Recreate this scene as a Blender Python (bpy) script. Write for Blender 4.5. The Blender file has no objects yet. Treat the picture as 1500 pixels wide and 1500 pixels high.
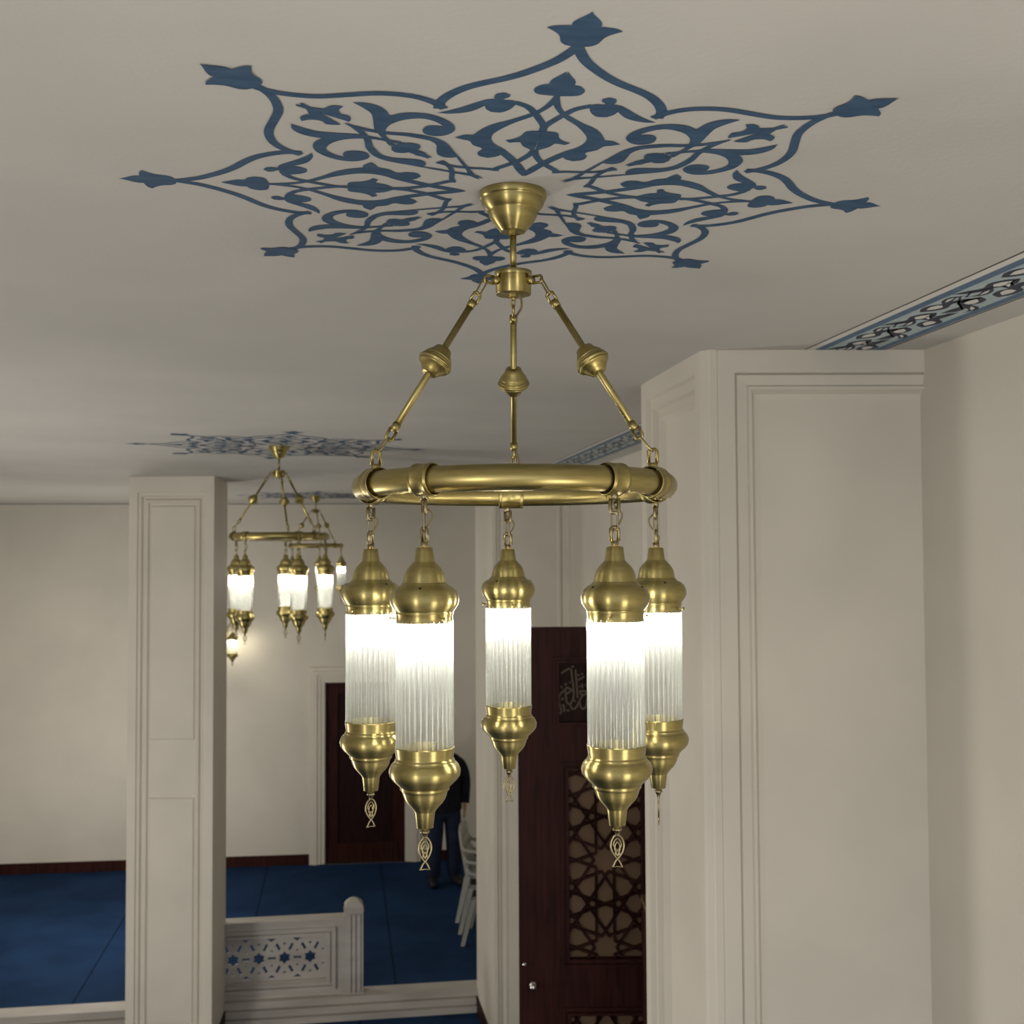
import bpy, bmesh, math, random
from mathutils import Vector, Matrix
from mathutils.geometry import tessellate_polygon
random.seed(7)
C = bpy.context.scene.collection
SC = bpy.context.scene
S = 0.88            # the plan below is drawn in ring units; one plan unit is 0.88 m
PI = math.pi
R = math.radians

# ------------------------------------------------------------------ camera, world, exposure
CAM_Z, CEIL, FLOOR_UP = 4.40, 5.128, 0.20
cam = bpy.data.cameras.new('camera')
cam.sensor_width = 36.0
cam.sensor_fit = 'HORIZONTAL'
cam.lens = 36.0 * 1674.7 / 1500.0
cam.clip_start, cam.clip_end = 0.05, 100
cam.dof.use_dof = True
cam.dof.focus_distance = 2.15 * S
cam.dof.aperture_fstop = 9.0
cam_o = bpy.data.objects.new('camera', cam)
C.objects.link(cam_o)
cam_o.matrix_world = (Matrix.Translation((0, 0, CAM_Z * S)) @ Matrix.Rotation(PI / 2 + 0.0387, 4, 'X')
                      @ Matrix.Rotation(-0.0052, 4, 'Z'))
SC.camera = cam_o
w = bpy.data.worlds.new('world')
SC.world = w
w.use_nodes = True
w.node_tree.nodes['Background'].inputs['Color'].default_value = (0.93, 0.95, 1.0, 1)
w.node_tree.nodes['Background'].inputs['Strength'].default_value = 0.60
SC.view_settings.view_transform = 'Standard'
SC.view_settings.look = 'None'
SC.view_settings.exposure = 0.98
SC.view_settings.gamma = 1.0
SC.view_settings.use_curve_mapping = False
SC.cycles.max_bounces = 10
SC.cycles.transparent_max_bounces = 32
SC.cycles.transmission_bounces = 10
SC.cycles.use_denoising = True
SC.cycles.sample_clamp_indirect = 6.0
SC.cycles.caustics_reflective = False
SC.cycles.caustics_refractive = False


def fill_light(name, x, y, z, power, size, color):
    """The light of the hall's other lamps, where they hang (behind the camera or beside it)."""
    l = bpy.data.lights.new(name, 'POINT')
    l.energy, l.shadow_soft_size, l.color = power, size * S, color
    o = bpy.data.objects.new(name, l)
    C.objects.link(o)
    o.location = (x * S, y * S, z * S)


WARM = (1.0, 0.935, 0.83)
fill_light('hall_fill_light', -1.6, -1.2, 3.45, 36, 0.30, WARM)  # added fills, positions set for the brightness of ceiling, column and pier
fill_light('hall_fill_light', 1.0, 0.6, 3.3, 15, 0.30, WARM)
fill_light('hall_fill_light', -4.0, 5.4, 1.9, 88, 0.40, WARM)
fill_light('hall_fill_light', -4.6, 12.6, 2.2, 44, 0.40, WARM)

BULB = 55.0


# ------------------------------------------------------------------ materials
def mat(name, color, rough=0.5, metal=0.0, spec=0.5):
    m = bpy.data.materials.new(name)
    m.use_nodes = True
    b = m.node_tree.nodes['Principled BSDF']
    b.inputs['Base Color'].default_value = (*color, 1)
    b.inputs['Roughness'].default_value = rough
    b.inputs['Metallic'].default_value = metal
    b.inputs['Specular IOR Level'].default_value = spec
    return m


def noise(m, scale, c0, c1, stretch=(1, 1, 1), detail=4, bump=0.0, bump_scale=None, dist=0.002, lo=0.35, hi=0.65):
    nt = m.node_tree
    N, L = nt.nodes, nt.links
    b = N['Principled BSDF']
    tc = N.new('ShaderNodeTexCoord')
    mp = N.new('ShaderNodeMapping')
    mp.inputs['Scale'].default_value = stretch
    L.new(tc.outputs['Object'], mp.inputs['Vector'])
    nz = N.new('ShaderNodeTexNoise')
    nz.inputs['Scale'].default_value = scale
    nz.inputs['Detail'].default_value = detail
    L.new(mp.outputs['Vector'], nz.inputs['Vector'])
    cr = N.new('ShaderNodeValToRGB')
    cr.color_ramp.elements[0].position, cr.color_ramp.elements[1].position = lo, hi
    cr.color_ramp.elements[0].color, cr.color_ramp.elements[1].color = (*c0, 1), (*c1, 1)
    L.new(nz.outputs['Fac'], cr.inputs['Fac'])
    L.new(cr.outputs['Color'], b.inputs['Base Color'])
    if bump:
        n2 = N.new('ShaderNodeTexNoise')
        n2.inputs['Scale'].default_value = bump_scale or scale
        n2.inputs['Detail'].default_value = 5
        L.new(mp.outputs['Vector'], n2.inputs['Vector'])
        bp = N.new('ShaderNodeBump')
        bp.inputs['Strength'].default_value = bump
        bp.inputs['Distance'].default_value = dist
        L.new(n2.outputs['Fac'], bp.inputs['Height'])
        L.new(bp.outputs['Normal'], b.inputs['Normal'])
    return m


M = {}
M['ceiling'] = noise(mat('ceiling_plaster', (0.6, 0.6, 0.58), 0.75, spec=0.3), 1.2, (0.505, 0.496, 0.476), (0.560, 0.549, 0.527), bump=0.35, bump_scale=90, dist=0.002)
M['wall'] = noise(mat('wall_paint', (0.6, 0.57, 0.5), 0.6, spec=0.35), 1.5, (0.645, 0.615, 0.55), (0.705, 0.67, 0.60), bump=0.2, bump_scale=40, dist=0.002)
M['trim'] = noise(mat('cream_panel_paint', (0.6, 0.57, 0.5), 0.6, spec=0.2), 2.2, (0.665, 0.63, 0.56), (0.72, 0.68, 0.605), bump=0.22, bump_scale=22, dist=0.002)
M['blue_paint'] = noise(mat('blue_mural_paint', (0.05, 0.10, 0.2), 0.7, spec=0.15), 60, (0.040, 0.084, 0.155), (0.058, 0.112, 0.195), stretch=(0.3, 1, 1))
M['navy_paint'] = mat('navy_paint', (0.018, 0.024, 0.055), 0.6)
M['black_line'] = mat('dark_line_paint', (0.035, 0.028, 0.022), 0.6)
M['pale_blue'] = noise(mat('pale_blue_paint', (0.4, 0.5, 0.55), 0.6), 8, (0.36, 0.46, 0.50), (0.45, 0.54, 0.57))
M['white_paint'] = mat('white_paint', (0.70, 0.70, 0.67), 0.6)
M['mid_blue'] = noise(mat('mid_blue_paint', (0.07, 0.13, 0.25), 0.6), 20, (0.07, 0.135, 0.235), (0.09, 0.165, 0.275))
M['carpet'] = noise(mat('navy_carpet', (0.012, 0.035, 0.09), 0.95, spec=0.1), 2.2, (0.0085, 0.027, 0.078), (0.013, 0.041, 0.110), bump=0.6, bump_scale=160, dist=0.006)
M['seam'] = mat('carpet_seam', (0.006, 0.016, 0.045), 0.95, spec=0.1)
M['marble'] = noise(mat('grey_white_marble', (0.5, 0.5, 0.48), 0.35), 3.0, (0.40, 0.375, 0.35), (0.54, 0.515, 0.48), stretch=(0.5, 1, 2.5), detail=8)
M['wood'] = noise(mat('dark_mahogany', (0.05, 0.015, 0.012), 0.5, spec=0.12), 5, (0.022, 0.0060, 0.0048), (0.046, 0.0130, 0.0095), stretch=(9, 9, 0.7), detail=6, bump=0.08, bump_scale=12)
M['wood_dark'] = noise(mat('dark_door_panel', (0.02, 0.01, 0.01), 0.5, spec=0.08), 5, (0.016, 0.007, 0.008), (0.028, 0.011, 0.010), stretch=(9, 9, 0.7))
M['wood_edge'] = noise(mat('brown_wood', (0.12, 0.06, 0.035), 0.5), 5, (0.10, 0.05, 0.03), (0.15, 0.08, 0.045), stretch=(9, 9, 0.7))
M['lattice_back'] = noise(mat('tan_backing_cloth', (0.2, 0.13, 0.08), 0.8), 3, (0.165, 0.100, 0.056), (0.205, 0.126, 0.072))
M['gold'] = mat('faded_gold_inlay', (0.085, 0.066, 0.038), 0.55, metal=0.2)
M['steel'] = mat('nickel', (0.6, 0.58, 0.55), 0.25, metal=1.0)
M['plastic'] = noise(mat('white_plastic', (0.6, 0.6, 0.56), 0.45), 3, (0.27, 0.28, 0.25), (0.33, 0.335, 0.30))
M['cable'] = mat('brown_gold_cable', (0.20, 0.15, 0.06), 0.45)
M['jacket'] = noise(mat('black_jacket', (0.006, 0.006, 0.010), 0.9, spec=0.2), 8, (0.005, 0.005, 0.009), (0.010, 0.010, 0.016))
M['jeans'] = noise(mat('dark_jeans', (0.010, 0.016, 0.035), 0.9, spec=0.2), 10, (0.009, 0.014, 0.032), (0.016, 0.024, 0.050))
M['shoe'] = mat('black_shoe', (0.006, 0.006, 0.009), 0.6)
M['skin'] = mat('skin', (0.33, 0.18, 0.12), 0.55)
M['lips'] = mat('lips', (0.22, 0.09, 0.07), 0.55)
M['hair'] = mat('dark_hair', (0.012, 0.009, 0.008), 0.7)
M['dark'] = mat('shadow_gap', (0.01, 0.009, 0.008), 0.8)


def brass(name, col, rough, aniso):
    m = mat(name, col, rough, 1.0)
    N, L = m.node_tree.nodes, m.node_tree.links
    b = N['Principled BSDF']
    tc = N.new('ShaderNodeTexCoord')
    nz = N.new('ShaderNodeTexNoise')
    nz.inputs['Scale'].default_value = 30
    nz.inputs['Detail'].default_value = 5
    mp = N.new('ShaderNodeMapping')
    mp.inputs['Scale'].default_value = (1, 1, 6)
    L.new(tc.outputs['Object'], mp.inputs['Vector'])
    L.new(mp.outputs['Vector'], nz.inputs['Vector'])
    mr = N.new('ShaderNodeMapRange')
    mr.inputs['To Min'].default_value = rough - 0.05
    mr.inputs['To Max'].default_value = rough + 0.07
    L.new(nz.outputs['Fac'], mr.inputs['Value'])
    L.new(mr.outputs['Result'], b.inputs['Roughness'])
    cr = N.new('ShaderNodeValToRGB')
    cr.color_ramp.elements[0].position, cr.color_ramp.elements[1].position = 0.3, 0.7
    cr.color_ramp.elements[0].color = (col[0] * 0.88, col[1] * 0.87, col[2] * 0.82, 1)
    cr.color_ramp.elements[1].color = (col[0] * 1.08, col[1] * 1.08, col[2] * 1.1, 1)
    L.new(nz.outputs['Fac'], cr.inputs['Fac'])
    L.new(cr.outputs['Color'], b.inputs['Base Color'])
    if aniso:
        b.inputs['Anisotropic'].default_value = aniso
        b.inputs['Anisotropic Rotation'].default_value = 0.25
        tg = N.new('ShaderNodeTangent')
        tg.direction_type, tg.axis = 'RADIAL', 'Z'
        L.new(tg.outputs['Tangent'], b.inputs['Tangent'])
    return m


M['brass'] = brass('brushed_antique_brass', (0.41, 0.345, 0.145), 0.33, 0.9)
M['brass_plain'] = brass('antique_brass', (0.40, 0.33, 0.135), 0.33, 0.0)
M['brass_old'] = brass('tarnished_brass', (0.29, 0.245, 0.145), 0.36, 0.0)


def glass_mat():
    m = bpy.data.materials.new('clear_glass_rods')
    m.use_nodes = True
    N, L = m.node_tree.nodes, m.node_tree.links
    N.clear()
    out = N.new('ShaderNodeOutputMaterial')
    g = N.new('ShaderNodeBsdfGlossy')
    g.inputs['Roughness'].default_value = 0.14
    g.inputs['Color'].default_value = (0.95, 0.97, 0.96, 1)
    lw = N.new('ShaderNodeLayerWeight')
    lw.inputs['Blend'].default_value = 0.30
    mr = N.new('ShaderNodeMapRange')
    mr.inputs['To Min'].default_value = 0.06
    mr.inputs['To Max'].default_value = 0.65
    L.new(lw.outputs['Facing'], mr.inputs['Value'])
    t = N.new('ShaderNodeBsdfTransparent')
    t.inputs['Color'].default_value = (0.97, 0.98, 0.97, 1)
    d = N.new('ShaderNodeBsdfTranslucent')
    d.inputs['Color'].default_value = (0.9, 0.92, 0.92, 1)
    m1 = N.new('ShaderNodeMixShader')
    L.new(mr.outputs['Result'], m1.inputs['Fac'])
    L.new(t.outputs[0], m1.inputs[1])
    L.new(g.outputs[0], m1.inputs[2])
    gl = N.new('ShaderNodeBsdfGlass')
    gl.inputs['IOR'].default_value = 1.45
    gl.inputs['Roughness'].default_value = 0.0
    m3 = N.new('ShaderNodeMixShader')
    m3.inputs['Fac'].default_value = 0.22
    L.new(m1.outputs[0], m3.inputs[1])
    L.new(gl.outputs[0], m3.inputs[2])
    m2 = N.new('ShaderNodeMixShader')
    m2.inputs['Fac'].default_value = 0.02
    L.new(m3.outputs[0], m2.inputs[1])
    L.new(d.outputs[0], m2.inputs[2])
    L.new(m2.outputs[0], out.inputs['Surface'])
    return m


def emit_mat(name, col, strength):
    m = bpy.data.materials.new(name)
    m.use_nodes = True
    N, L = m.node_tree.nodes, m.node_tree.links
    N.clear()
    out = N.new('ShaderNodeOutputMaterial')
    e = N.new('ShaderNodeEmission')
    e.inputs['Color'].default_value = (*col, 1)
    e.inputs['Strength'].default_value = strength
    L.new(e.outputs[0], out.inputs['Surface'])
    return m


M['glass'] = glass_mat()
M['bulb'] = emit_mat('lit_bulb', (1.0, 0.94, 0.82), BULB)
M['bulb_warm'] = emit_mat('lit_wall_bulb', (1.0, 0.88, 0.66), BULB * 2.5)


# ------------------------------------------------------------------ mesh helpers (plan units)
class MB:
    def __init__(self):
        self.v, self.f, self.sm = [], [], []

    def add(self, verts, faces, smooth=False):
        o = len(self.v)
        self.v += [tuple(p) for p in verts]
        for fc in faces:
            self.f.append(tuple(i + o for i in fc))
            self.sm.append(smooth)
        return self

    def lathe(self, prof, seg=48, cap=True, mtx=None, smooth=True):
        """prof: (radius, z) list, revolved about z; mtx places it."""
        vs, fs = [], []
        n = len(prof)
        for r, z in prof:
            for k in range(seg):
                a = 2 * PI * k / seg
                vs.append(Vector((r * math.cos(a), r * math.sin(a), z)))
        for i in range(n - 1):
            for k in range(seg):
                k2 = (k + 1) % seg
                fs.append((i * seg + k, i * seg + k2, (i + 1) * seg + k2, (i + 1) * seg + k))
        if mtx is not None:
            vs = [mtx @ p for p in vs]
        self.add(vs, fs, smooth)
        if cap:
            o = len(self.v) - len(vs)
            for i, rev in ((0, True), (n - 1, False)):
                ring = [o + i * seg + k for k in range(seg)]
                self.f.append(tuple(reversed(ring)) if rev else tuple(ring))
                self.sm.append(False)
        return self

    def tube(self, path, r, seg=8, closed=False, flat=None, smooth=True):
        """round tube along a path; flat=(ru, rv) gives an oval section."""
        P = [Vector(p) for p in path]
        n = len(P)
        vs, fs = [], []
        up = None
        for i in range(n):
            a = P[(i - 1) % n] if closed or i > 0 else P[i]
            b = P[(i + 1) % n] if closed or i < n - 1 else P[i]
            t = (b - a).normalized()
            if up is None:
                ref = Vector((0, 0, 1)) if abs(t.z) < 0.9 else Vector((0, 1, 0))
                u = t.cross(ref).normalized()
            else:
                u = (up - t * up.dot(t))
                u = u.normalized() if u.length > 1e-6 else t.orthogonal().normalized()
            up = u
            q = t.cross(u)
            rr = r[i] if isinstance(r, (list, tuple)) else r
            for k in range(seg):
                an = 2 * PI * k / seg
                vs.append(P[i] + u * math.cos(an) * rr + q * math.sin(an) * rr)
        m = n if closed else n - 1
        for i in range(m):
            j = (i + 1) % n
            for k in range(seg):
                k2 = (k + 1) % seg
                fs.append((i * seg + k, j * seg + k, j * seg + k2, i * seg + k2))
        if not closed:
            fs.append(tuple(range(seg)))
            fs.append(tuple(reversed(range((n - 1) * seg, n * seg))))
        return self.add(vs, fs, smooth)

    def box(self, x0, x1, y0, y1, z0, z1, mtx=None):
        vs = [Vector(p) for p in ((x0, y0, z0), (x1, y0, z0), (x1, y1, z0), (x0, y1, z0), (x0, y0, z1), (x1, y0, z1), (x1, y1, z1), (x0, y1, z1))]
        if mtx is not None:
            vs = [mtx @ p for p in vs]
        return self.add(vs, [(0, 3, 2, 1), (4, 5, 6, 7), (0, 1, 5, 4), (1, 2, 6, 5), (2, 3, 7, 6), (3, 0, 4, 7)])

    def prism(self, poly, z0, z1, mtx=None, holes=()):
        """polygon (with holes) in xy, extruded from z0 to z1."""
        loops = [[Vector((x, y, 0)) for x, y in poly]] + [[Vector((x, y, 0)) for x, y in h] for h in holes]
        tris = tessellate_polygon(loops)
        flat = [p for lp in loops for p in lp]
        n = len(flat)
        vs = [Vector((p.x, p.y, z0)) for p in flat] + [Vector((p.x, p.y, z1)) for p in flat]
        if mtx is not None:
            vs = [mtx @ p for p in vs]
        fs = [tuple(t) for t in tris] + [tuple(i + n for i in reversed(t)) for t in tris]
        o = 0
        for lp in loops:
            k = len(lp)
            for i in range(k):
                j = (i + 1) % k
                fs.append((o + i, o + j, o + j + n, o + i + n))
            o += k
        return self.add(vs, fs)

    def sheet(self, poly, mtx=None, z=0.0):
        vs = [Vector((x, y, z)) for x, y in poly]
        tris = tessellate_polygon([vs])
        if mtx is not None:
            vs = [mtx @ p for p in vs]
        return self.add(vs, [tuple(t) for t in tris])

    def build(self, name, m, parent=None, recalc=True, loc=None):
        me = bpy.data.meshes.new(name)
        me.from_pydata([(x * S, y * S, z * S) for x, y, z in self.v], [], self.f)
        me.polygons.foreach_set('use_smooth', self.sm)
        for mm in (m if isinstance(m, (list, tuple)) else [m]):
            me.materials.append(mm)
        if recalc:
            bm = bmesh.new()
            bm.from_mesh(me)
            bmesh.ops.recalc_face_normals(bm, faces=bm.faces)
            bm.to_mesh(me)
            bm.free()
        me.update()
        o = bpy.data.objects.new(name, me)
        C.objects.link(o)
        if parent:
            o.parent = parent
        if loc:
            o.location = [c * S for c in loc]
        return o


def tag(o, label, cat=None, group=None, kind=None):
    if label:
        o['label'] = label
    if cat:
        o['category'] = cat
    if group:
        o['group'] = group
    if kind:
        o['kind'] = kind
    return o


def empty(name, loc=(0, 0, 0), rz=0.0, parent=None):
    o = bpy.data.objects.new(name, None)
    C.objects.link(o)
    o.location = [c * S for c in loc]
    o.rotation_euler = (0, 0, rz)
    o.empty_display_size = 0.05
    if parent:
        o.parent = parent
    return o


def copy_tree(o, parent=None):
    c = o.copy()
    C.objects.link(c)
    c.parent = parent
    for ch in list(o.children):
        copy_tree(ch, c)
    return c


def frame_mtx(origin, u, v):
    """matrix taking (x, y, z) to origin + x*u + y*v + z*(u x v)."""
    u, v = Vector(u).normalized(), Vector(v).normalized()
    n = u.cross(v)
    m = Matrix.Identity(4)
    for i in range(3):
        m[i][0], m[i][1], m[i][2], m[i][3] = u[i], v[i], n[i], origin[i]
    return m


def smooth_closed(P, sub=4, corner=50):
    n = len(P)
    P = [Vector((x, y)) for x, y in P]
    sharp = []
    for i in range(n):
        a, b = P[i] - P[i - 1], P[(i + 1) % n] - P[i]
        sharp.append(a.length < 1e-9 or b.length < 1e-9 or abs(math.degrees(a.angle_signed(b))) > corner)
    out = []
    for i in range(n):
        p0, p1, p2, p3 = P[i - 1], P[i], P[(i + 1) % n], P[(i + 2) % n]
        t1 = (p2 - p1) if sharp[i] else (p2 - p0) * 0.5
        t2 = (p2 - p1) if sharp[(i + 1) % n] else (p3 - p1) * 0.5
        d = (p2 - p1).length
        for t in (t1, t2):
            if t.length > 1.3 * d and t.length > 0:
                t *= 1.3 * d / t.length
        for k in range(sub):
            s = k / sub
            h00, h10, h01, h11 = 2*s**3-3*s**2+1, s**3-2*s**2+s, -2*s**3+3*s**2, s**3-s**2
            q = p1 * h00 + t1 * h10 + p2 * h01 + t2 * h11
            out.append((q.x, q.y))
    return out


def smooth_open(P, sub=5):
    n = len(P)
    P = [Vector(p) for p in P]
    out = []
    for i in range(n - 1):
        p0, p1, p2, p3 = P[max(i - 1, 0)], P[i], P[i + 1], P[min(i + 2, n - 1)]
        t1 = (p2 - p0) * (0.5 if i > 0 else 1.0)
        t2 = (p3 - p1) * (0.5 if i < n - 2 else 1.0)
        for k in range(sub):
            s = k / sub
            out.append(p1 * (2*s**3-3*s**2+1) + t1 * (s**3-2*s**2+s) + p2 * (-2*s**3+3*s**2) + t2 * (s**3-s**2))
    out.append(P[-1])
    return out


def ribbon(P, width):
    """flat stroke outline of a 2-d polyline."""
    P = [Vector((p[0], p[1])) for p in P]
    L_, R_ = [], []
    n = len(P)
    for i in range(n):
        t = (P[min(i + 1, n - 1)] - P[max(i - 1, 0)]).normalized()
        nn = Vector((-t.y, t.x)) * width / 2
        L_.append(P[i] + nn)
        R_.append(P[i] - nn)
    return L_, R_


def add_ribbon(mb, P, width, mtx=None, z0=0.0, z1=None):
    L_, R_ = ribbon(P, width)
    n = len(L_)
    if z1 is None:
        vs = [Vector((p.x, p.y, z0)) for p in L_ + R_]
        fs = [(i, i + 1, n + i + 1, n + i) for i in range(n - 1)]
    else:
        vs = [Vector((p.x, p.y, z0)) for p in L_ + R_] + [Vector((p.x, p.y, z1)) for p in L_ + R_]
        q = 2 * n
        fs = []
        for i in range(n - 1):
            fs += [(i, i + 1, n + i + 1, n + i), (q + i, q + n + i, q + n + i + 1, q + i + 1),
                   (i, q + i, q + i + 1, i + 1), (n + i, n + i + 1, q + n + i + 1, q + n + i)]
        fs += [(0, n, q + n, q), (n - 1, q + n - 1, q + 2 * n - 1, 2 * n - 1)]
    if mtx is not None:
        vs = [mtx @ p for p in vs]
    mb.add(vs, fs)


def stepped(mb, mtx, w, h, prof, x0=0.0, y0=0.0):
    """rectangle w x h with nested rims: prof = (inset, height) from the edge to the middle panel."""
    vs, fs = [], []
    for ins, z in prof:
        vs += [Vector((x0 + ins, y0 + ins, z)), Vector((x0 + w - ins, y0 + ins, z)), Vector((x0 + w - ins, y0 + h - ins, z)), Vector((x0 + ins, y0 + h - ins, z))]
    for i in range(len(prof) - 1):
        for k in range(4):
            k2 = (k + 1) % 4
            fs.append((4 * i + k, 4 * i + k2, 4 * i + 4 + k2, 4 * i + 4 + k))
    b = 4 * (len(prof) - 1)
    fs.append((b, b + 1, b + 2, b + 3))
    mb.add([mtx @ p for p in vs], fs)


def ring_face(mb, mtx, W, H, x0, y0, w, h, z=0.0):
    """flat face W x H with a rectangular opening."""
    A = [(0, 0), (W, 0), (W, H), (0, H)]
    B = [(x0, y0), (x0 + w, y0), (x0 + w, y0 + h), (x0, y0 + h)]
    mb.add([mtx @ Vector((x, y, z)) for x, y in A + B], [(k, (k + 1) % 4, 4 + (k + 1) % 4, 4 + k) for k in range(4)])

MURAL = [
    ('p', 0, [(768, -0.1),(755, 0.6),(745, 1.2),(735, 1.6),(727, 1.6),(726, 2.5),(724, 3.5),(718, 4.3),(709, 3.5),(698, 2.8),(687, 2.5),(676, 2.3),(667, 1.7),(663, 0.8),(659, -0.3)]),
    ('s', 0.018, [(665, -0.1),(643, 0.7),(616, 2.0),(590, 4.1),(565, 6.9),(548, 9.8),(536, 12.9),(522, 16.3),(503, 19.4),(484, 21.7),(471, 22.8),(452, 23.8)]),
    ('p', 0, [(578, 0.1),(563, 0.9),(547, 1.9),(530, 2.2),(527, 3.3),(514, 4.4),(500, 4.4),(491, 3.5),(487, 1.4),(485, -0.4)]),
    ('p', 0, [(487, 0.5),(464, 1.1),(440, 2.0),(417, 3.8),(396, 7.0),(380, 10.3),(369, 13.5),(353, 16.7),(336, 19.3),(326, 20.8),(330, 23.4),(324, 26.9),(311, 25.3),(300, 23.5),(280, 23.5),(263, 21.6),(254, 21.7),(243, 24.2),(225, 25.2),(210, 22.1),(213, 17.5),(221, 15.0),(172, 10.9),(126, 6.8),(101, 0.7),(133, 0.0),(180, 6.0),(217, 9.8),(250, 12.9),(273, 15.4),(297, 16.0),(321, 14.9),(343, 12.2),(371, 8.2),(397, 4.1),(423, 1.6),(444, 0.3),(463, -0.3),(486, -0.1)]),
    ('s', 0.013, [(336, -0.2),(360, 0.3),(389, 2.0),(414, 3.5),(439, 5.2),(458, 7.9)]),
    ('p', 0, [(459, 7.3),(466, 8.5),(468, 10.1),(473, 10.0),(479, 9.0),(488, 8.7),(497, 9.7),(494, 11.2),(483, 11.8),(473, 11.7),(472, 13.4),(462, 15.8),(448, 19.1),(439, 22.5),(437, 24.9),(428, 22.7),(426, 19.4),(432, 16.8),(448, 14.2),(434, 14.1),(421, 13.2),(418, 11.0),(432, 8.8)]),
    ('p', 0, [(335, -0.0),(335, 2.9),(330, 4.9),(311, 6.2),(297, 8.5),(292, 11.4),(280, 10.2),(282, 7.7),(282, 6.2),(263, 5.1),(249, 2.5),(239, 0.3)]),
    ('s', 0.013, [(244, 0.1),(217, 1.7),(186, 6.5),(164, 14.2),(151, 21.5),(139, 24.5)]),
    ('s', 0.01, [(142, 23.2),(155, 28.9),(173, 37.5),(197, 43.5),(234, 46.4)]),
    ('s', 0.016, [(450, 22.7),(478, 23.6),(506, 25.6),(529, 28.6),(546, 32.0),(560, 36.1),(577, 40.0),(597, 42.3),(623, 44.1),(649, 45.0),(670, 45.2)]),
    ('p', 0, [(532, 37.1),(519, 35.2),(500, 34.1),(479, 34.0),(456, 34.8),(457, 31.9),(450, 29.3),(436, 26.8),(415, 25.0),(393, 24.0),(374, 23.9),(355, 24.9),(343, 27.4),(341, 30.5),(352, 32.9),(367, 33.4),(383, 32.0),(390, 30.1),(386, 28.1),(376, 26.6),(393, 26.8),(413, 27.9),(426, 29.8),(431, 32.9),(429, 35.7),(421, 38.5),(406, 41.1),(386, 43.2),(364, 44.6),(345, 45.8),(351, 47.4),(378, 45.3),(401, 43.8),(423, 42.4),(454, 39.3),(479, 37.4),(501, 37.0),(518, 37.0)]),
    ('p', 0, [(473, 43.8),(479, 42.7),(491, 41.8),(505, 42.3),(520, 41.4),(527, 39.6),(538, 40.7),(540, 41.8),(537, 43.1),(555, 44.4),(578, 45.4),(573, 45.8)]),
    ('p', 0, [(475, 45.2),(448, 44.1),(420, 42.7),(396, 40.3),(376, 37.0),(352, 34.0),(329, 32.0),(300, 31.4),(260, 32.9),(220, 34.7),(182, 37.4),(139, 42.4),(110, 47.4),(140, 47.0),(174, 40.8),(207, 37.5),(236, 35.1),(240, 37.9),(250, 39.9),(266, 40.0),(286, 37.5),(306, 35.1),(328, 34.9),(348, 36.7),(371, 39.2),(391, 42.0),(419, 44.3),(448, 45.5)]),
    ('p', 0, [(257, 46.0),(282, 43.0),(294, 43.2),(305, 43.8),(309, 41.2),(322, 39.7),(338, 41.1),(345, 44.1),(347, 47.7)]),
]

# ------------------------------------------------------------------ the hall
EU, EG = Vector((0.989, 0.148, 0)), Vector((-0.148, 0.989, 0))     # the hall's own axes
UP = Vector((0, 0, 1))
BU = Vector((0.9945, 0.1045, 0))                                   # along the back wall


def back_at(x):
    return 15.8 + (x + 3) * 0.1051


mb = MB()
mb.box(-9, 4.5, -3.5, 17.2, CEIL, CEIL + 0.15)
tag(mb.build('ceiling', M['ceiling']), 'plain off-white plaster ceiling with blue painted ornaments', 'ceiling', kind='structure')

mb = MB()
mb.box(-9, 3.2, -3.5, 17.2, -0.15, 0)
floor = tag(mb.build('floor', M['carpet']), 'lower floor covered with navy blue carpet', 'floor', kind='structure')

STEP0 = Vector((-2.74, 10.97, 0))


def step_pt(s, d=0.0, z=0.0):
    p = STEP0 + EU * s + EG * d
    return Vector((p.x, p.y, z))


mb = MB()
mb.box(-5.5, 1.9, -3.5, 1.3, 2.35, 2.50)  # out of view below the camera, added for pale bounce under the brass cups
tag(mb.build('floor_gallery', M['marble']), 'unseen pale marble gallery floor under the viewer, added to bounce light onto the brass', 'floor', kind='structure')
mb = MB()
a, b = step_pt(-4.6, 0.17), step_pt(3.4, 0.17)
mb.prism([(a.x, a.y), (b.x, b.y), (b.x - 1.2, b.y + 6), (a.x - 1.2, a.y + 6)], 0.0, FLOOR_UP)
fl2 = tag(mb.build('floor_platform', M['carpet']), 'raised floor of navy carpet behind the marble step', 'floor', kind='structure')
for s in (0.1, 1.62, -1.42):
    mb = MB()
    for zz, d0, d1, par in ((FLOOR_UP, 0.2, 4.9, fl2), (0.0, -7.0, -0.1, floor)):
        mb = MB()
        ss = s - (0.35 if par is floor else 0.0)
        p, q = step_pt(ss, d0), step_pt(ss, d1)
        add_ribbon(mb, [(p.x, p.y), (q.x, q.y)], 0.016, z0=zz + 0.001, z1=zz + 0.003)
        mb.build('carpet_seam', M['seam'], par)

# marble step: three moulded bands
mb = MB()
fm = Matrix.Translation(STEP0) @ Matrix(((EU.x, EG.x, 0, 0), (EU.y, EG.y, 0, 0), (0, 0, 1, 0), (0, 0, 0, 1)))
for y0, z0, z1 in ((-0.110, 0.0, 0.058), (-0.060, 0.058, 0.072), (-0.080, 0.072, 0.130), (-0.030, 0.130, 0.144), (-0.050, 0.144, 0.206)):
    mb.box(-4.5, 3.3, y0, 0.18, z0, z1, mtx=fm)
tag(mb.build('trim_1', M['marble']), 'grey veined marble step edging the raised carpet', 'step', kind='structure')


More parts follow.
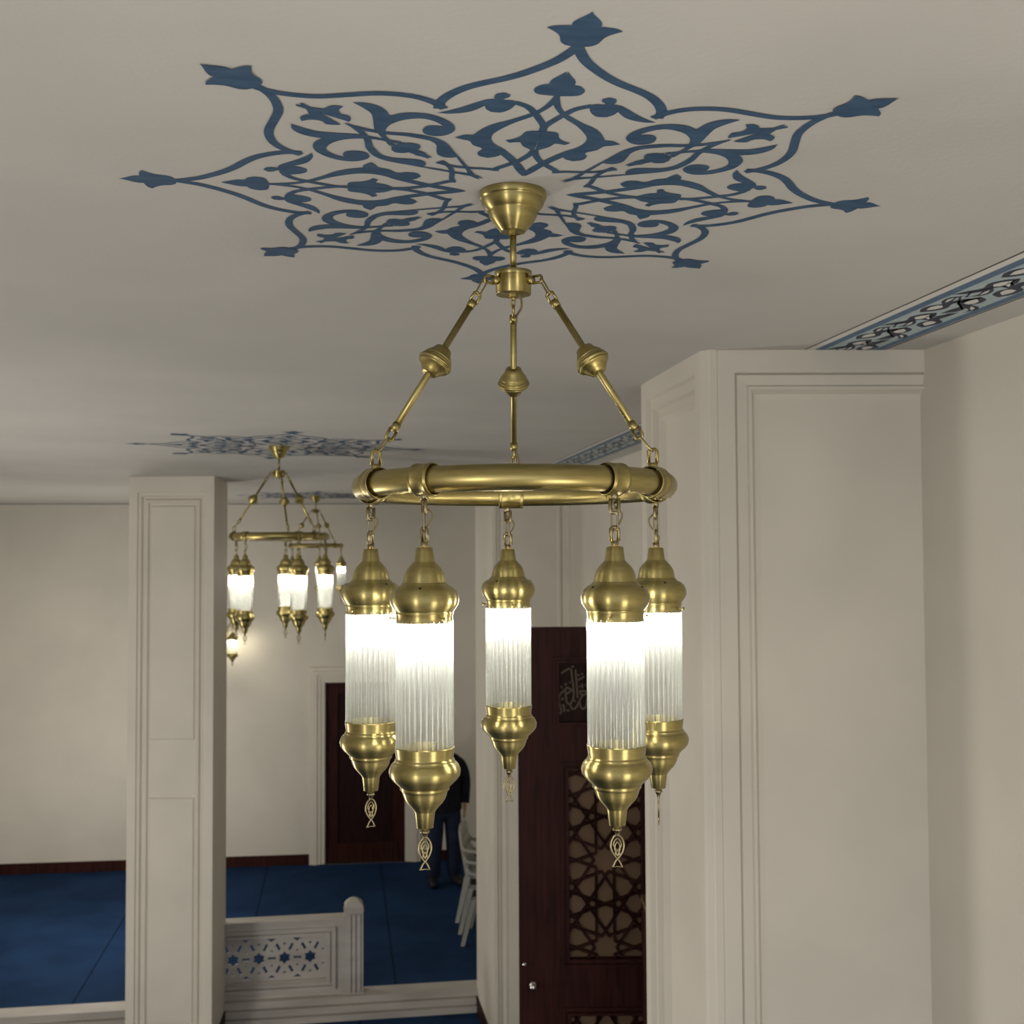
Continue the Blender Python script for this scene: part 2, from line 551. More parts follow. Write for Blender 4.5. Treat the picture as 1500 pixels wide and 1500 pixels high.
def wall(name, p, d, t0, t1, thick, m, label, z1=CEIL):
    """slab along p + d*t; thick is measured to the right of d."""
    nrm = Vector((d.y, -d.x, 0))
    a, b = p + d * t0, p + d * t1
    c, e = b + nrm * thick, a + nrm * thick
    mb = MB()
    mb.prism([(a.x, a.y), (b.x, b.y), (c.x, c.y), (e.x, e.y)], 0, z1)
    return tag(mb.build(name, m), label, 'wall', kind='structure')


WR = Vector((0.90, 7.87, 0))
wall('wall_right', WR, EG, -11.0, 8.6, 0.15, M['wall'], 'cream wall running along the hall beside the panelled pillars')
WL = Vector((-6.5, 10, 0))
wall('wall_left', WL, EG, -13, 6.2, -0.15, M['wall'], 'cream wall beyond the free-standing column')

# back wall with its doorway
DX0, DX1 = (478 - 750) * 15.92 / 1674.7, (592 - 750) * 15.92 / 1674.7
DZ1 = CAM_Z - (998 - 816) * 15.92 / 1674.7
bm_ = frame_mtx(Vector((-8.5, back_at(-8.5), 0)), BU, UP)
bx0, bx1 = (DX0 + 8.5) / BU.x, (DX1 + 8.5) / BU.x
mb = MB()
W_ = 9.4
mb.prism([(0, 0), (bx0, 0), (bx0, DZ1), (bx1, DZ1), (bx1, 0), (W_, 0), (W_, CEIL), (0, CEIL)], -0.15, 0, mtx=bm_)
tag(mb.build('wall_back', M['wall']), 'far cream wall with the dark doorway', 'wall', kind='structure')
mb = MB()
fw = 0.215
for k, (o, pz) in enumerate(((0.0, 0.035), (0.05, 0.05), (0.10, 0.035), (0.15, 0.022))):
    i = fw - o
    j = max(i - 0.055, 0)
    mb.prism([(bx0 - i, FLOOR_UP), (bx0 - i, DZ1 + i), (bx1 + i, DZ1 + i), (bx1 + i, FLOOR_UP), (bx1 + j, FLOOR_UP), (bx1 + j, DZ1 + j), (bx0 - j, DZ1 + j), (bx0 - j, FLOOR_UP)], 0, pz, mtx=bm_)
tag(mb.build('trim_2', M['trim']), 'cream stepped moulding framing the far dark door', 'door frame', kind='structure')
d1 = tag(empty('door_1', (0, 0, 0)), 'dark brown panelled door in the far wall', 'door', kind='structure')
mb = MB()
dw, dh = bx1 - bx0, DZ1 - FLOOR_UP
mb.prism([(bx0, FLOOR_UP), (bx1, FLOOR_UP), (bx1, DZ1), (bx0, DZ1)], -0.10, -0.055, mtx=bm_,
         holes=[[(bx0 + 0.17, FLOOR_UP + 0.26), (bx1 - 0.17, FLOOR_UP + 0.26), (bx1 - 0.17, DZ1 - 0.16), (bx0 + 0.17, DZ1 - 0.16)]])
mb.build('door_frame', M['wood'], d1)
mb = MB()
mb.prism([(bx0 + 0.17, FLOOR_UP + 0.26), (bx1 - 0.17, FLOOR_UP + 0.26), (bx1 - 0.17, DZ1 - 0.16), (bx0 + 0.17, DZ1 - 0.16)], -0.095, -0.08, mtx=bm_)
mb.build('door_panel', M['wood_dark'], d1)
mb = MB()
mb.lathe([(0.0, 0), (0.022, 0.0), (0.012, 0.012), (0.012, 0.03), (0.03, 0.04), (0.03, 0.055), (0.0, 0.066)], 16, False,
         mtx=bm_ @ Matrix.Translation((bx1 - 0.07, FLOOR_UP + 1.15, -0.055)))
mb.build('door_knob', M['steel'], d1)
mb = MB()
mb.box(bx0 - 0.02, bx1 + 0.02, FLOOR_UP, FLOOR_UP + 0.012, -0.12, 0.06, mtx=bm_)
mb.build('threshold', M['steel'], d1)
for nm, s0, s1 in (('baseboard_back', 1.2, bx0 - fw), ('baseboard_back_right', bx1 + fw, 8.15)):
    mb = MB()
    mb.box(s0, s1, FLOOR_UP, FLOOR_UP + 0.14, 0, 0.022, mtx=bm_)
    tag(mb.build(nm, M['wood']), 'dark wood skirting board along the far wall ' + ('before the column' if s0 < 2 else 'behind the standing person'), 'skirting board', kind='structure')


# ------------------------------------------------------------------ pillars
def quad(mb, a, b, z0=0.0, z1=CEIL):
    mb.add([(a[0], a[1], z0), (b[0], b[1], z0), (b[0], b[1], z1), (a[0], a[1], z1)], [(0, 1, 2, 3)])


def pz(y, Z, hor=816.0):
    return CAM_Z - (y - hor) * Z / 1674.7


# free-standing column
mb = MB()
P = [(-3.42, 10.2), (-2.66, 10.2), (-2.745, 11.02), (-3.50, 11.02)]
fmx = frame_mtx(Vector((P[0][0], P[0][1], 0)), (1, 0, 0), UP)
Wc = 0.76
ox, oy, ow, oh = 0.075, 0.16, 0.62, CEIL - 0.16 - 0.14
ring_face(mb, fmx, Wc, CEIL, ox, oy, ow, oh)
prof = [(0, 0), (0.004, -0.018), (0.030, -0.020), (0.042, -0.048), (0.058, -0.048), (0.070, -0.022), (0.088, -0.022), (0.100, -0.046)]
stepped(mb, fmx, ow, oh, prof, ox, oy)
for z0, z1 in ((0.30, 2.274), (2.786, CEIL - 0.26)):
    stepped(mb, fmx @ Matrix.Translation((0, 0, -0.046)), 0.40, z1 - z0, [(0, 0), (0.008, 0.016), (0.02, 0.016)], ox + 0.11, z0)
for i in (1, 2, 3):
    quad(mb, P[i], P[(i + 1) % 4])
tag(mb.build('column', M['trim'], recalc=False), 'cream panelled square column standing free beside the balustrade', 'column', kind='structure')
mb = MB()
c0 = [(P[0][0] - .018, P[0][1] - .018), (P[1][0] + .018, P[1][1] - .018), (P[2][0] + .018, P[2][1] + .018), (P[3][0] - .018, P[3][1] + .018)]
mb.prism(c0, 0, 0.13)
tag(mb.build('baseboard_column', M['wood']), 'dark wood skirting around the foot of the free-standing column', 'skirting board', kind='structure')

# pier between the step and the lattice door
mb = MB()
P = [(-0.366, 11.34), (-0.175, 10.25), (0.535, 10.36), (0.42, 11.44)]
u = Vector((P[1][0] - P[0][0], P[1][1] - P[0][1], 0))
quad(mb, P[0], P[1])
fmx = frame_mtx(Vector((P[1][0], P[1][1], 0)), (P[2][0] - P[1][0], P[2][1] - P[1][1], 0), UP)
Wp = math.hypot(P[2][0] - P[1][0], P[2][1] - P[1][1])
ring_face(mb, fmx, Wp, CEIL, 0.03, 0.16, Wp - 0.06, CEIL - 0.34)
stepped(mb, fmx, Wp - 0.06, CEIL - 0.34, [(0, 0), (0.006, -0.014), (0.030, -0.016), (0.040, -0.030), (0.055, -0.030), (0.066, -0.014), (0.085, -0.014), (0.1, -0.02)], 0.03, 0.16)
quad(mb, P[2], P[3])
quad(mb, P[3], P[0])
tag(mb.build('pillar', M['trim'], recalc=False), 'cream engaged pier at the end of the marble step, behind the lattice door', 'pillar', kind='structure')
mb = MB()
v0 = Vector((P[0][0], P[0][1], 0))
v1 = Vector((P[1][0], P[1][1], 0))
nn = Vector(((v1 - v0).y, -(v1 - v0).x, 0)).normalized()
e0, e1 = v0 + nn * 0.02, v1 + nn * 0.02
if nn.x > 0:
    e0, e1 = v0 - nn * 0.02, v1 - nn * 0.02
mb.prism([(v0.x, v0.y), (v1.x, v1.y), (e1.x, e1.y), (e0.x, e0.y)], 0, 0.13)
tag(mb.build('baseboard_pier', M['wood']), 'dark wood skirting along the foot of the pier at the step end', 'skirting board', kind='structure')

# big near pillar
mb = MB()
A0, A1 = Vector((0.554, 4.86, 0)), Vector((0.671, 4.066, 0))        # side face, rear to front
B0, B1 = Vector((0.733, 4.036, 0)), Vector((2.05, 4.06, 0))         # front face
fs_ = frame_mtx(A0, A1 - A0, UP)
Ls = (A1 - A0).length
ring_face(mb, fs_, Ls, CEIL, 0.07, 0.2, 0.68, CEIL - 0.2 - 0.075)
stepped(mb, fs_, 0.68, CEIL - 0.275, [(0, 0), (0.006, -0.022), (0.045, -0.018), (0.052, -0.042), (0.085, -0.036), (0.10, -0.060)], 0.07, 0.2)
quad(mb, A1, (0.680, 4.046))
quad(mb, (0.680, 4.046), (0.700, 4.036))
quad(mb, (0.700, 4.036), (0.704, 4.030))
quad(mb, (0.704, 4.030), (0.728, 4.030))
quad(mb, (0.728, 4.030), B0)
ff = frame_mtx(B0, B1 - B0, UP)
Lf = (B1 - B0).length
ring_face(mb, ff, Lf, CEIL, 0.060, 0.2, Lf - 0.12, CEIL - 0.2 - 0.08)
stepped(mb, ff, Lf - 0.12, CEIL - 0.28, [(0, 0), (0.003, -0.014), (0.009, -0.004), (0.044, -0.012), (0.050, -0.002), (0.060, -0.002), (0.074, -0.030), (0.095, -0.034)], 0.060, 0.2)
quad(mb, B1, (1.92, 4.94))
quad(mb, (1.92, 4.94), A0)
tag(mb.build('pillar_near', M['trim'], recalc=False), 'broad cream panelled pillar nearest the viewer with a rounded corner', 'pillar', kind='structure')


# ------------------------------------------------------------------ painted ceiling
def add_mural(name, loc, rot, scale, label, group=None):
    """eight-pointed star of painted arabesques: one eighth is drawn, mirrored and turned."""
    mb = MB()
    lay = 0
    for kind, wd, P in MURAL:
        lay += 2
        for q in range(4):
            for sgn in (1, -1):
                pts = []
                for r, th in P:
                    a = R(th * sgn + 90 * q)
                    pts.append((r / 1000 * math.sin(a), -r / 1000 * math.cos(a)))
                if kind == 'p':
                    mb.sheet(smooth_closed(pts, 4), z=-3e-5 * (lay + (sgn > 0)))
                else:
                    sm = [(p.x, p.y) for p in smooth_open([Vector((x, y, 0)) for x, y in pts], 5)]
                    add_ribbon(mb, sm, wd, z0=-3e-5 * (lay + (sgn > 0)))
    # the same bud on the four diagonal points
    for q in range(4):
        for sgn in (1, -1):
            pts = []
            for r, th in MURAL[0][2]:
                a = R(th * sgn + 90 * q + 45)
                pts.append((r / 1000 * math.sin(a), -r / 1000 * math.cos(a)))
            mb.sheet(smooth_closed(pts, 4), z=-3e-5 * (40 + (sgn > 0)))
    mb.v = [(x * scale, y * scale, z) for x, y, z in mb.v]
    o = mb.build(name, M['blue_paint'], loc=(loc[0], loc[1], CEIL - 0.0008))
    o.rotation_euler = (0, 0, rot)
    return tag(o, label, 'ceiling mural', group)


CH = [((0.005, 2.264), 0.0), ((-1.52, 7.45), 0.0), ((-2.32, 13.5), R(-2))]
MG = 'painted ceiling stars'
add_mural('ceiling_mural', (0.012, 2.264), 0.1296, 1.0, 'large blue painted arabesque star on the ceiling around the near chandelier canopy', MG)
add_mural('ceiling_mural', (-1.52, 7.5), 0.28, 1.27, 'blue painted star on the ceiling above the second chandelier beside the column', MG)
add_mural('ceiling_mural', (-2.32, 13.5), 0.2, 1.22, 'faint blue painted star above the farthest chandelier by the back wall', MG)


def ceiling_border(p0, d, t0, t1, side, label, wd=0.29):
    """painted frieze: dark line, white gap, blue stripe, pale field with navy and white leaves, blue stripe."""
    nrm = Vector((d.y, -d.x, 0)) * side
    root = tag(empty('ceiling_border', (0, 0, 0)), label, 'painted border', 'painted ceiling borders')
    fm = Matrix(((d.x, nrm.x, 0, p0.x), (d.y, nrm.y, 0, p0.y), (0, 0, 1, 0), (0, 0, 0, 1)))

    def strip(name, m, a, b, dz):
        mb = MB()
        z = CEIL - dz
        mb.add([fm @ Vector((t0, a, z)), fm @ Vector((t1, a, z)), fm @ Vector((t1, b, z)), fm @ Vector((t0, b, z))], [(0, 1, 2, 3)])
        return mb.build(name, m, root)
    strip('dark_line', M['black_line'], 0.0, 0.006, 0.0009)
    strip('white_band', M['white_paint'], 0.006, 0.036, 0.0008)
    strip('blue_stripe', M['mid_blue'], 0.036, 0.070, 0.0009)
    strip('pale_field', M['pale_blue'], 0.070, wd - 0.045, 0.0008)
    strip('blue_stripe', M['mid_blue'], wd - 0.045, wd - 0.012, 0.0009)
    strip('dark_line', M['black_line'], wd - 0.006, wd, 0.0009)
    leaf = [(-0.115, 0.0), (-0.075, 0.028), (-0.03, 0.03), (0.0, 0.012), (0.03, 0.04), (0.075, 0.05), (0.115, 0.022), (0.08, 0.028), (0.045, 0.012), (0.085, -0.005), (0.115, -0.04), (0.06, -0.028), (0.015, -0.014), (-0.03, -0.036), (-0.08, -0.028)]
    inner = [(-0.085, 0.0), (-0.05, 0.016), (-0.02, 0.014), (-0.012, 0.0), (-0.03, -0.018), (-0.06, -0.015)]
    inner2 = [(0.02, 0.018), (0.05, 0.036), (0.08, 0.036), (0.045, 0.022)]
    nv, wh = MB(), MB()
    t, k = t0 + 0.13, 0
    mid = (0.07 + wd - 0.045) / 2
    while t < t1 - 0.1:
        sg = 1 if k % 2 else -1
        for off, ang in ((0.028 * sg, 0.35 * sg), (-0.040 * sg, PI - 0.35 * sg)):
            for dst, pl, dz in ((nv, leaf, 0.0009), (wh, inner, 0.00105), (wh, inner2, 0.00105)):
                ca, sa = math.cos(ang), math.sin(ang)
                pts = [(t + x * ca - y * sa * 1.0, mid + off + x * sa * 0.55 + y * ca * 1.05) for x, y in smooth_closed(pl, 3)]
                dst.sheet([(x, y) for x, y in pts], mtx=fm @ Matrix.Translation((0, 0, CEIL - dz)))
        add_ribbon(nv, [(t - 0.10, mid - 0.05 * sg), (t - 0.02, mid - 0.01), (t + 0.06, mid + 0.05 * sg), (t + 0.12, mid + 0.03 * sg)], 0.007, mtx=fm @ Matrix.Translation((0, 0, CEIL - 0.0009)))
        t += 0.215
        k += 1
    n_navy = len(nv.f)
    nv.add(wh.v, wh.f)
    o = nv.build('scroll_pattern', [M['navy_paint'], M['white_paint']], root, recalc=False)
    for p in o.data.polygons:
        p.material_index = 0 if p.index < n_navy else 1
    return root


b0 = Vector((1.637 - 0.148 * 4.0, 4.0, 0))
ceiling_border(b0, EG, -4.5, 0.03, 1, 'painted blue and white leaf border on the ceiling in front of the big pillar')
ceiling_border(b0, EG, 0.93, 6.3, 1, 'painted blue and white leaf border on the ceiling behind the big pillar')
ceiling_border(Vector((-6.0, 10, 0)), EG, -9, 5.3, -1, 'painted blue border along the ceiling beyond the free-standing column')
pb = Vector((-8.3, back_at(-8.3) - 0.08, 0))
ceiling_border(pb, BU, 0.6, 8.0, 1, 'thin blue painted border along the ceiling at the far wall', 0.29)


# ------------------------------------------------------------------ chandelier
RING_R, RING_T, RING_Z = 0.2965, 0.0238, -0.592
LAMPS = [-102.5, -32.1, 36.0, 105.2, 182.8]
ARMS = [-60.0, 60.0, 180.0]
NECK, CAPB, LIP = -0.712, -0.843, -1.061


def pol(r, deg, z=0.0):
    return Vector((r * math.sin(R(deg)), -r * math.cos(R(deg)), z))


def shackle(mb, c, ax_u, h, w_, r=0.0031, down=1, dirv=None):
    """square-cornered U loop standing on point c, along dirv."""
    d = Vector(dirv) if dirv is not None else Vector((0, 0, -1 if down else 1))
    d.normalize()
    u = Vector(ax_u).normalized()
    p = [c - u * w_ / 2, c - u * w_ / 2 + d * (h - 0.003), c - u * (w_ / 2 - 0.003) + d * h, c + u * (w_ / 2 - 0.003) + d * h,
         c + u * w_ / 2 + d * (h - 0.003), c + u * w_ / 2]
    mb.tube(p, r, 8)


def link(mb, a, b, u, w_=0.009, r=0.0018):
    """oval chain link from a to b, lying in the plane of u."""
    a, b, u = Vector(a), Vector(b), Vector(u).normalized()
    d = (b - a).normalized()
    L_ = (b - a).length
    hw = w_ / 2
    pts = []
    for k in range(9):
        an = PI * k / 8
        pts.append(a + d * (hw - hw * math.sin(an)) + u * hw * math.cos(an))
    for k in range(9):
        an = PI * k / 8
        pts.append(b - d * (hw - hw * math.sin(an)) - u * hw * math.cos(an))
    mb.tube(pts, r, 7, closed=True)


def rot_to(axis):
    return Vector((0, 0, 1)).rotation_difference(Vector(axis).normalized()).to_matrix().to_4x4()


CAP = [(0.0100, 0.0005), (0.0136, 0.0), (0.0148, -0.0008), (0.0180, -0.0238), (0.0200, -0.0262), (0.0235, -0.0295), (0.0300, -0.0367), (0.0343, -0.044), (0.0366, -0.0526),
       (0.0378, -0.0605), (0.0384, -0.0622), (0.0404, -0.0630), (0.0412, -0.0650), (0.0424, -0.0662), (0.0497, -0.0700), (0.0562, -0.0756), (0.0601, -0.0843),
       (0.0611, -0.0905), (0.0598, -0.0987), (0.0555, -0.1059), (0.0516, -0.1112), (0.0504, -0.1124), (0.0512, -0.1140), (0.0512, -0.1160), (0.0500, -0.1174),
       (0.0497, -0.1305), (0.0500, -0.1315), (0.0485, -0.1310), (0.0480, -0.1170), (0.05, -0.108), (0.058, -0.0905), (0.05, -0.073)]
CUP = [(0.0505, 0.0020), (0.0525, 0.0015), (0.0522, 0.0), (0.0502, -0.0160), (0.0500, -0.0184), (0.0520, -0.0196), (0.0524, -0.0214), (0.0518, -0.0226), (0.0562, -0.0258), (0.0594, -0.0295),
       (0.0624, -0.0370), (0.0627, -0.0400), (0.0612, -0.0479), (0.0566, -0.0545), (0.0516, -0.0592), (0.0446, -0.0660), (0.0428, -0.0676), (0.0432, -0.0700), (0.0428, -0.0722),
       (0.0412, -0.0734), (0.0394, -0.0773), (0.0378, -0.0830), (0.0352, -0.0890), (0.0310, -0.0950), (0.0262, -0.1000), (0.0215, -0.1055), (0.0190, -0.1090), (0.0178, -0.1114),
       (0.0147, -0.1380), (0.0135, -0.1384), (0.0, -0.1384)]
CUP_IN = [(0.0505, 0.0020), (0.0490, 0.0), (0.0485, -0.0190), (0.0580, -0.0330), (0.0590, -0.0420), (0.0480, -0.0600), (0.03, -0.066), (0.0, -0.068)]


def make_lamp(parent, ang, finial_turn, sx=1.0, sz=1.0, chain=True, bulb_m='bulb'):
    """one glass-rod pendant lamp; its empty stands on the lamp's axis at the ceiling plane."""
    lp = empty('pendant_lamp', pol(RING_R + 0.0035, ang) if chain else (0, 0, 0), parent=parent)
    tu = Vector((math.cos(R(ang)), math.sin(R(ang)), 0))               # along the ring
    ru = pol(1, ang)
    mb = MB()
    mb.lathe([(r, z + NECK) for r, z in CAP], 56, False)
    for k in range(3):
        an = ang + 100 + 120 * k
        d = Vector((math.cos(R(an)), math.sin(R(an)), 0))
        mb.tube([d * 0.046 + UP * (CAPB + 0.008), d * 0.0595 + UP * (CAPB + 0.008)], 0.0014, 7)
        mb.tube([d * 0.0590 + UP * (CAPB + 0.008), d * 0.0615 + UP * (CAPB + 0.008)], 0.0030, 8)
    mb.lathe([(0.0, NECK - 0.05), (0.018, NECK - 0.05), (0.018, CAPB + 0.012), (0.0, CAPB + 0.012)], 20, False)
    mb.build('cap', M['brass'], lp)
    # vent holes in the shoulder of the cap
    for k in range(3):
        an = R(ang - 62 + 120 * k)
        d = Vector((math.cos(an), math.sin(an), 0))
        mh = MB()
        n = (d * 0.5 + UP * 0.9).normalized()
        mh.lathe([(0.0, 0.0004), (0.0026, 0.0004), (0.0026, -0.002), (0.0, -0.002)], 12, False, mtx=Matrix.Translation(d * 0.0502 + UP * (NECK - 0.0702)) @ rot_to(n))
        mh.build('vent_hole', M['dark'], lp)
    mb = MB()
    n = 28
    zt, zb = CAPB + 0.004, LIP - 0.012
    for k in range(n):
        a = 2 * PI * (k + 0.5) / n
        d, t = Vector((math.cos(a), math.sin(a), 0)), Vector((-math.sin(a), math.cos(a), 0))
        hw = 0.00535
        sec = [(hw * math.cos(2 * PI * i / 14), 0.0042 * math.sin(2 * PI * i / 14)) for i in range(14)]
        vs, fs = [], []
        for z, sc in ((zt, 1.0), (zb + 0.003, 1.0), (zb, 0.7)):
            for x, y in sec:
                vs.append(d * (0.0470 + y * sc) + t * x * sc + UP * z)
        q = len(sec)
        for i in range(2):
            for j in range(q):
                fs.append((i * q + j, i * q + (j + 1) % q, (i + 1) * q + (j + 1) % q, (i + 1) * q + j))
        mb.add(vs, fs, True)
        mb.add(vs[:q], [tuple(range(q))])
        mb.add(vs[2 * q:], [tuple(reversed(range(q)))])
    mb.build('glass_shade', M['glass'], lp)
    mb = MB()
    bz = CAPB + 0.012
    mb.lathe([(0.0, bz), (0.013, bz), (0.016, bz - 0.012), (0.026, bz - 0.032), (0.030, bz - 0.048), (0.027, bz - 0.062), (0.017, bz - 0.074), (0.0, bz - 0.079)], 24, False)
    mb.build('bulb', M[bulb_m], lp)
    mb = MB()
    mb.lathe([(r, z + LIP) for r, z in CUP], 56, False)
    mb.lathe([(r, z + LIP) for r, z in CUP_IN], 56, False)
    mb.build('cup', M['brass'], lp)
    # finial: collar, cone and an openwork drop
    mb = MB()
    z = LIP - 0.1384
    mb.lathe([(0.0062, z + 0.001), (0.0062, z - 0.004), (0.0080, z - 0.005), (0.0082, z - 0.008), (0.0070, z - 0.0095), (0.0056, z - 0.010), (0.0030, z - 0.0165), (0.0030, z - 0.019), (0.0, z - 0.02)], 20, False)
    f = Matrix.Rotation(finial_turn, 4, 'Z')

    def strand(pts, r):
        q = smooth_open([Vector((x, 0, zz)) for x, zz in pts], 5)
        mb.tube([f @ (p + UP * (z - 0.0165)) for p in q], r, 7)
    for s in (1, -1):
        strand([(0, 0), (0.006 * s, -0.0035), (0.0105 * s, -0.012), (0.0112 * s, -0.021), (0.0085 * s, -0.030), (0.0035 * s, -0.038), (-0.0035 * s, -0.046), (-0.0085 * s, -0.0565)], 0.0018)
        strand([(0, -0.0055), (0.0045 * s, -0.010), (0.0066 * s, -0.017), (0.0035 * s, -0.024), (-0.003 * s, -0.030), (-0.0035 * s, -0.036)], 0.0014)
        strand([(0.0, -0.012), (0.0035 * s, -0.017), (0.0045 * s, -0.024), (0.0015 * s, -0.033), (0, -0.037)], 0.0014)
    strand([(-0.0085, -0.0565), (0.0, -0.0550), (0.0085, -0.0565)], 0.0010)
    mb.build('finial', M['brass_old'], lp)
    if chain:
        mb = MB()
        zr = RING_Z - RING_T - 0.003
        mb.lathe([(0.0, zr + 0.004), (0.0065, zr + 0.004), (0.0065, zr - 0.010), (0.0, zr - 0.010)], 16, False)
        shackle(mb, Vector((0, 0, zr - 0.008)), tu * 0.8 + ru * 0.6, 0.025, 0.0145, 0.0034)
        mb.lathe([(0.0, NECK - 0.002), (0.0068, NECK - 0.002), (0.0068, NECK + 0.0105), (0.0, NECK + 0.0105)], 16, False)
        shackle(mb, Vector((0, 0, NECK + 0.0095)), (tu + ru * 0.3), 0.025, 0.0145, 0.0034, dirv=(0, 0, 1))
        link(mb, Vector((0, 0, zr - 0.026)), Vector((0, 0, NECK + 0.0285)), ru * 0.8 + tu * 0.5, 0.0115, 0.0018)
        mb.build('chain', M['brass_old'], lp)
        mb = MB()
        s = 1 if int(ang) % 2 else -1
        q = smooth_open([Vector((0.0, 0, zr - 0.006)), Vector((0.002 * s, 0.003, zr - 0.018)), Vector((-0.013 * s, 0.004, zr - 0.034)), Vector((-0.010 * s, 0.003, zr - 0.050)),
                         Vector((0.006 * s, -0.003, NECK + 0.022)), Vector((0.004 * s, 0.001, NECK + 0.008)), Vector((0, 0, NECK - 0.003))], 6)
        mb.tube(q, 0.0017, 7)
        mb.build('cable', M['cable'], lp)
    if sx != 1.0 or sz != 1.0:
        for o in lp.children:
            o.data.transform(Matrix.Diagonal((sx, sx, sz, 1)))
    return lp


def make_chandelier(loc, label, group):
    root = tag(empty('chandelier', (loc[0], loc[1], CEIL)), label, 'chandelier', group)
    mb = MB()
    mb.lathe([(0.0, 0.0), (0.0665, 0.0), (0.0672, -0.002), (0.0672, -0.0125), (0.0660, -0.0142), (0.0636, -0.0148), (0.0634, -0.018), (0.0618, -0.0250), (0.0570, -0.0325), (0.0525, -0.0372), (0.0505, -0.0385),
              (0.0500, -0.0405), (0.0475, -0.050), (0.0430, -0.0580), (0.0370, -0.0660), (0.0305, -0.0735), (0.0262, -0.0785), (0.0250, -0.0800), (0.0235, -0.0800), (0.0, -0.0790)], 64, False)
    mb.build('canopy', M['brass'], root)
    mb = MB()
    mb.lathe([(0.0, -0.073), (0.0066, -0.073), (0.0066, -0.162), (0.0, -0.162)], 20, False)
    mb.lathe([(0.0, -0.0790), (0.0082, -0.0790), (0.0082, -0.0870), (0.0, -0.0870)], 6, False, smooth=False)
    mb.build('rod', M['brass_plain'], root)
    mb = MB()
    mb.lathe([(0.0, -0.1600), (0.0365, -0.1600), (0.0374, -0.1608), (0.0374, -0.1690), (0.0366, -0.1698), (0.0357, -0.1700), (0.0357, -0.2050), (0.0352, -0.2060), (0.0338, -0.2062), (0.0, -0.2055)], 48, False)
    mb.lathe([(0.0, -0.205), (0.0085, -0.205), (0.0085, -0.211), (0.0, -0.211)], 6, False, smooth=False)
    mb.lathe([(0.0, -0.210), (0.0052, -0.211), (0.0056, -0.215), (0.0035, -0.2185), (0.0, -0.219)], 16, False)
    mb.build('hub', M['brass'], root)
    for ang in ARMS:
        mb = MB()
        ru, tu = pol(1, ang), Vector((math.cos(R(ang)), math.sin(R(ang)), 0))
        zp = -0.182
        # peg and shackle on the hub
        mb.lathe([(0.0, 0.0), (0.0085, 0.0), (0.0085, 0.012), (0.0, 0.012)], 16, False, mtx=Matrix.Translation(ru * 0.034 + UP * zp) @ rot_to(ru))
        shackle(mb, ru * 0.044 + UP * zp, UP, 0.021, 0.0135, 0.0027, dirv=ru)
        top, bot = pol(0.0918, ang, 4.897 - CEIL), pol(0.2604, ang, 4.638 - CEIL)
        ax = (bot - top).normalized()
        nrm = tu.cross(ax).normalized()
        mb.tube([top, bot], 0.0066, 20)
        for p, s in ((top, 1), (bot, -1)):
            mb.tube([p - ax * 0.002 * s, p + ax * 0.013 * s], 0.0083, 20)
            shackle(mb, p, nrm, 0.022, 0.0145, 0.0030, dirv=ax * -s)
        link(mb, ru * 0.0622 + UP * zp, top - ax * 0.0185, (nrm + tu * 0.9), 0.0105, 0.0018)
        zs = RING_Z + RING_T + 0.003
        e = pol(RING_R, ang, zs)
        mb.lathe([(0.0, -0.003), (0.0090, -0.003), (0.0090, 0.009), (0.0, 0.009)], 16, False, mtx=Matrix.Translation(e))
        shackle(mb, e + UP * 0.008, ru, 0.026, 0.0165, 0.0032, dirv=UP)
        link(mb, bot + ax * 0.0185, e + UP * 0.0305, (tu + nrm * 0.3), 0.0095, 0.0018)
        ao = mb.build('arm', M['brass_plain'], root)
        mb = MB()
        kc = pol(0.1715, ang, 4.7745 - CEIL)
        kp = [(0.0066, -0.031), (0.0125, -0.0308), (0.0165, -0.0285), (0.0195, -0.021), (0.0235, -0.0125), (0.0262, -0.0085), (0.0268, -0.0060), (0.0248, -0.0040), (0.0285, -0.0028), (0.0297, -0.0005), (0.0276, 0.0016),
              (0.0312, 0.0030), (0.0320, 0.0055), (0.0308, 0.0078), (0.0276, 0.0086), (0.0296, 0.0105), (0.0285, 0.0128), (0.0255, 0.0140), (0.0190, 0.0240), (0.0150, 0.0300), (0.0122, 0.0315), (0.0066, 0.0317)]
        mb.lathe([(r * (1.07 if r > 0.02 else 1.0), z) for r, z in kp], 48, False, mtx=Matrix.Translation(kc) @ rot_to(ax))
        mb.build('knob', M['brass_plain'], ao)
    # the hoop
    mb = MB()
    N1, N2 = 144, 28
    vs, fs = [], []
    for i in range(N1):
        a = 2 * PI * i / N1
        for j in range(N2):
            b = 2 * PI * j / N2
            rr = RING_R + RING_T * math.cos(b)
            vs.append((rr * math.cos(a), rr * math.sin(a), RING_Z + RING_T * math.sin(b)))
    for i in range(N1):
        for j in range(N2):
            i2, j2 = (i + 1) % N1, (j + 1) % N2
            fs.append((i * N2 + j, i2 * N2 + j, i2 * N2 + j2, i * N2 + j2))
    mb.add(vs, fs, True)
    mb.build('ring', M['brass_plain'], root)
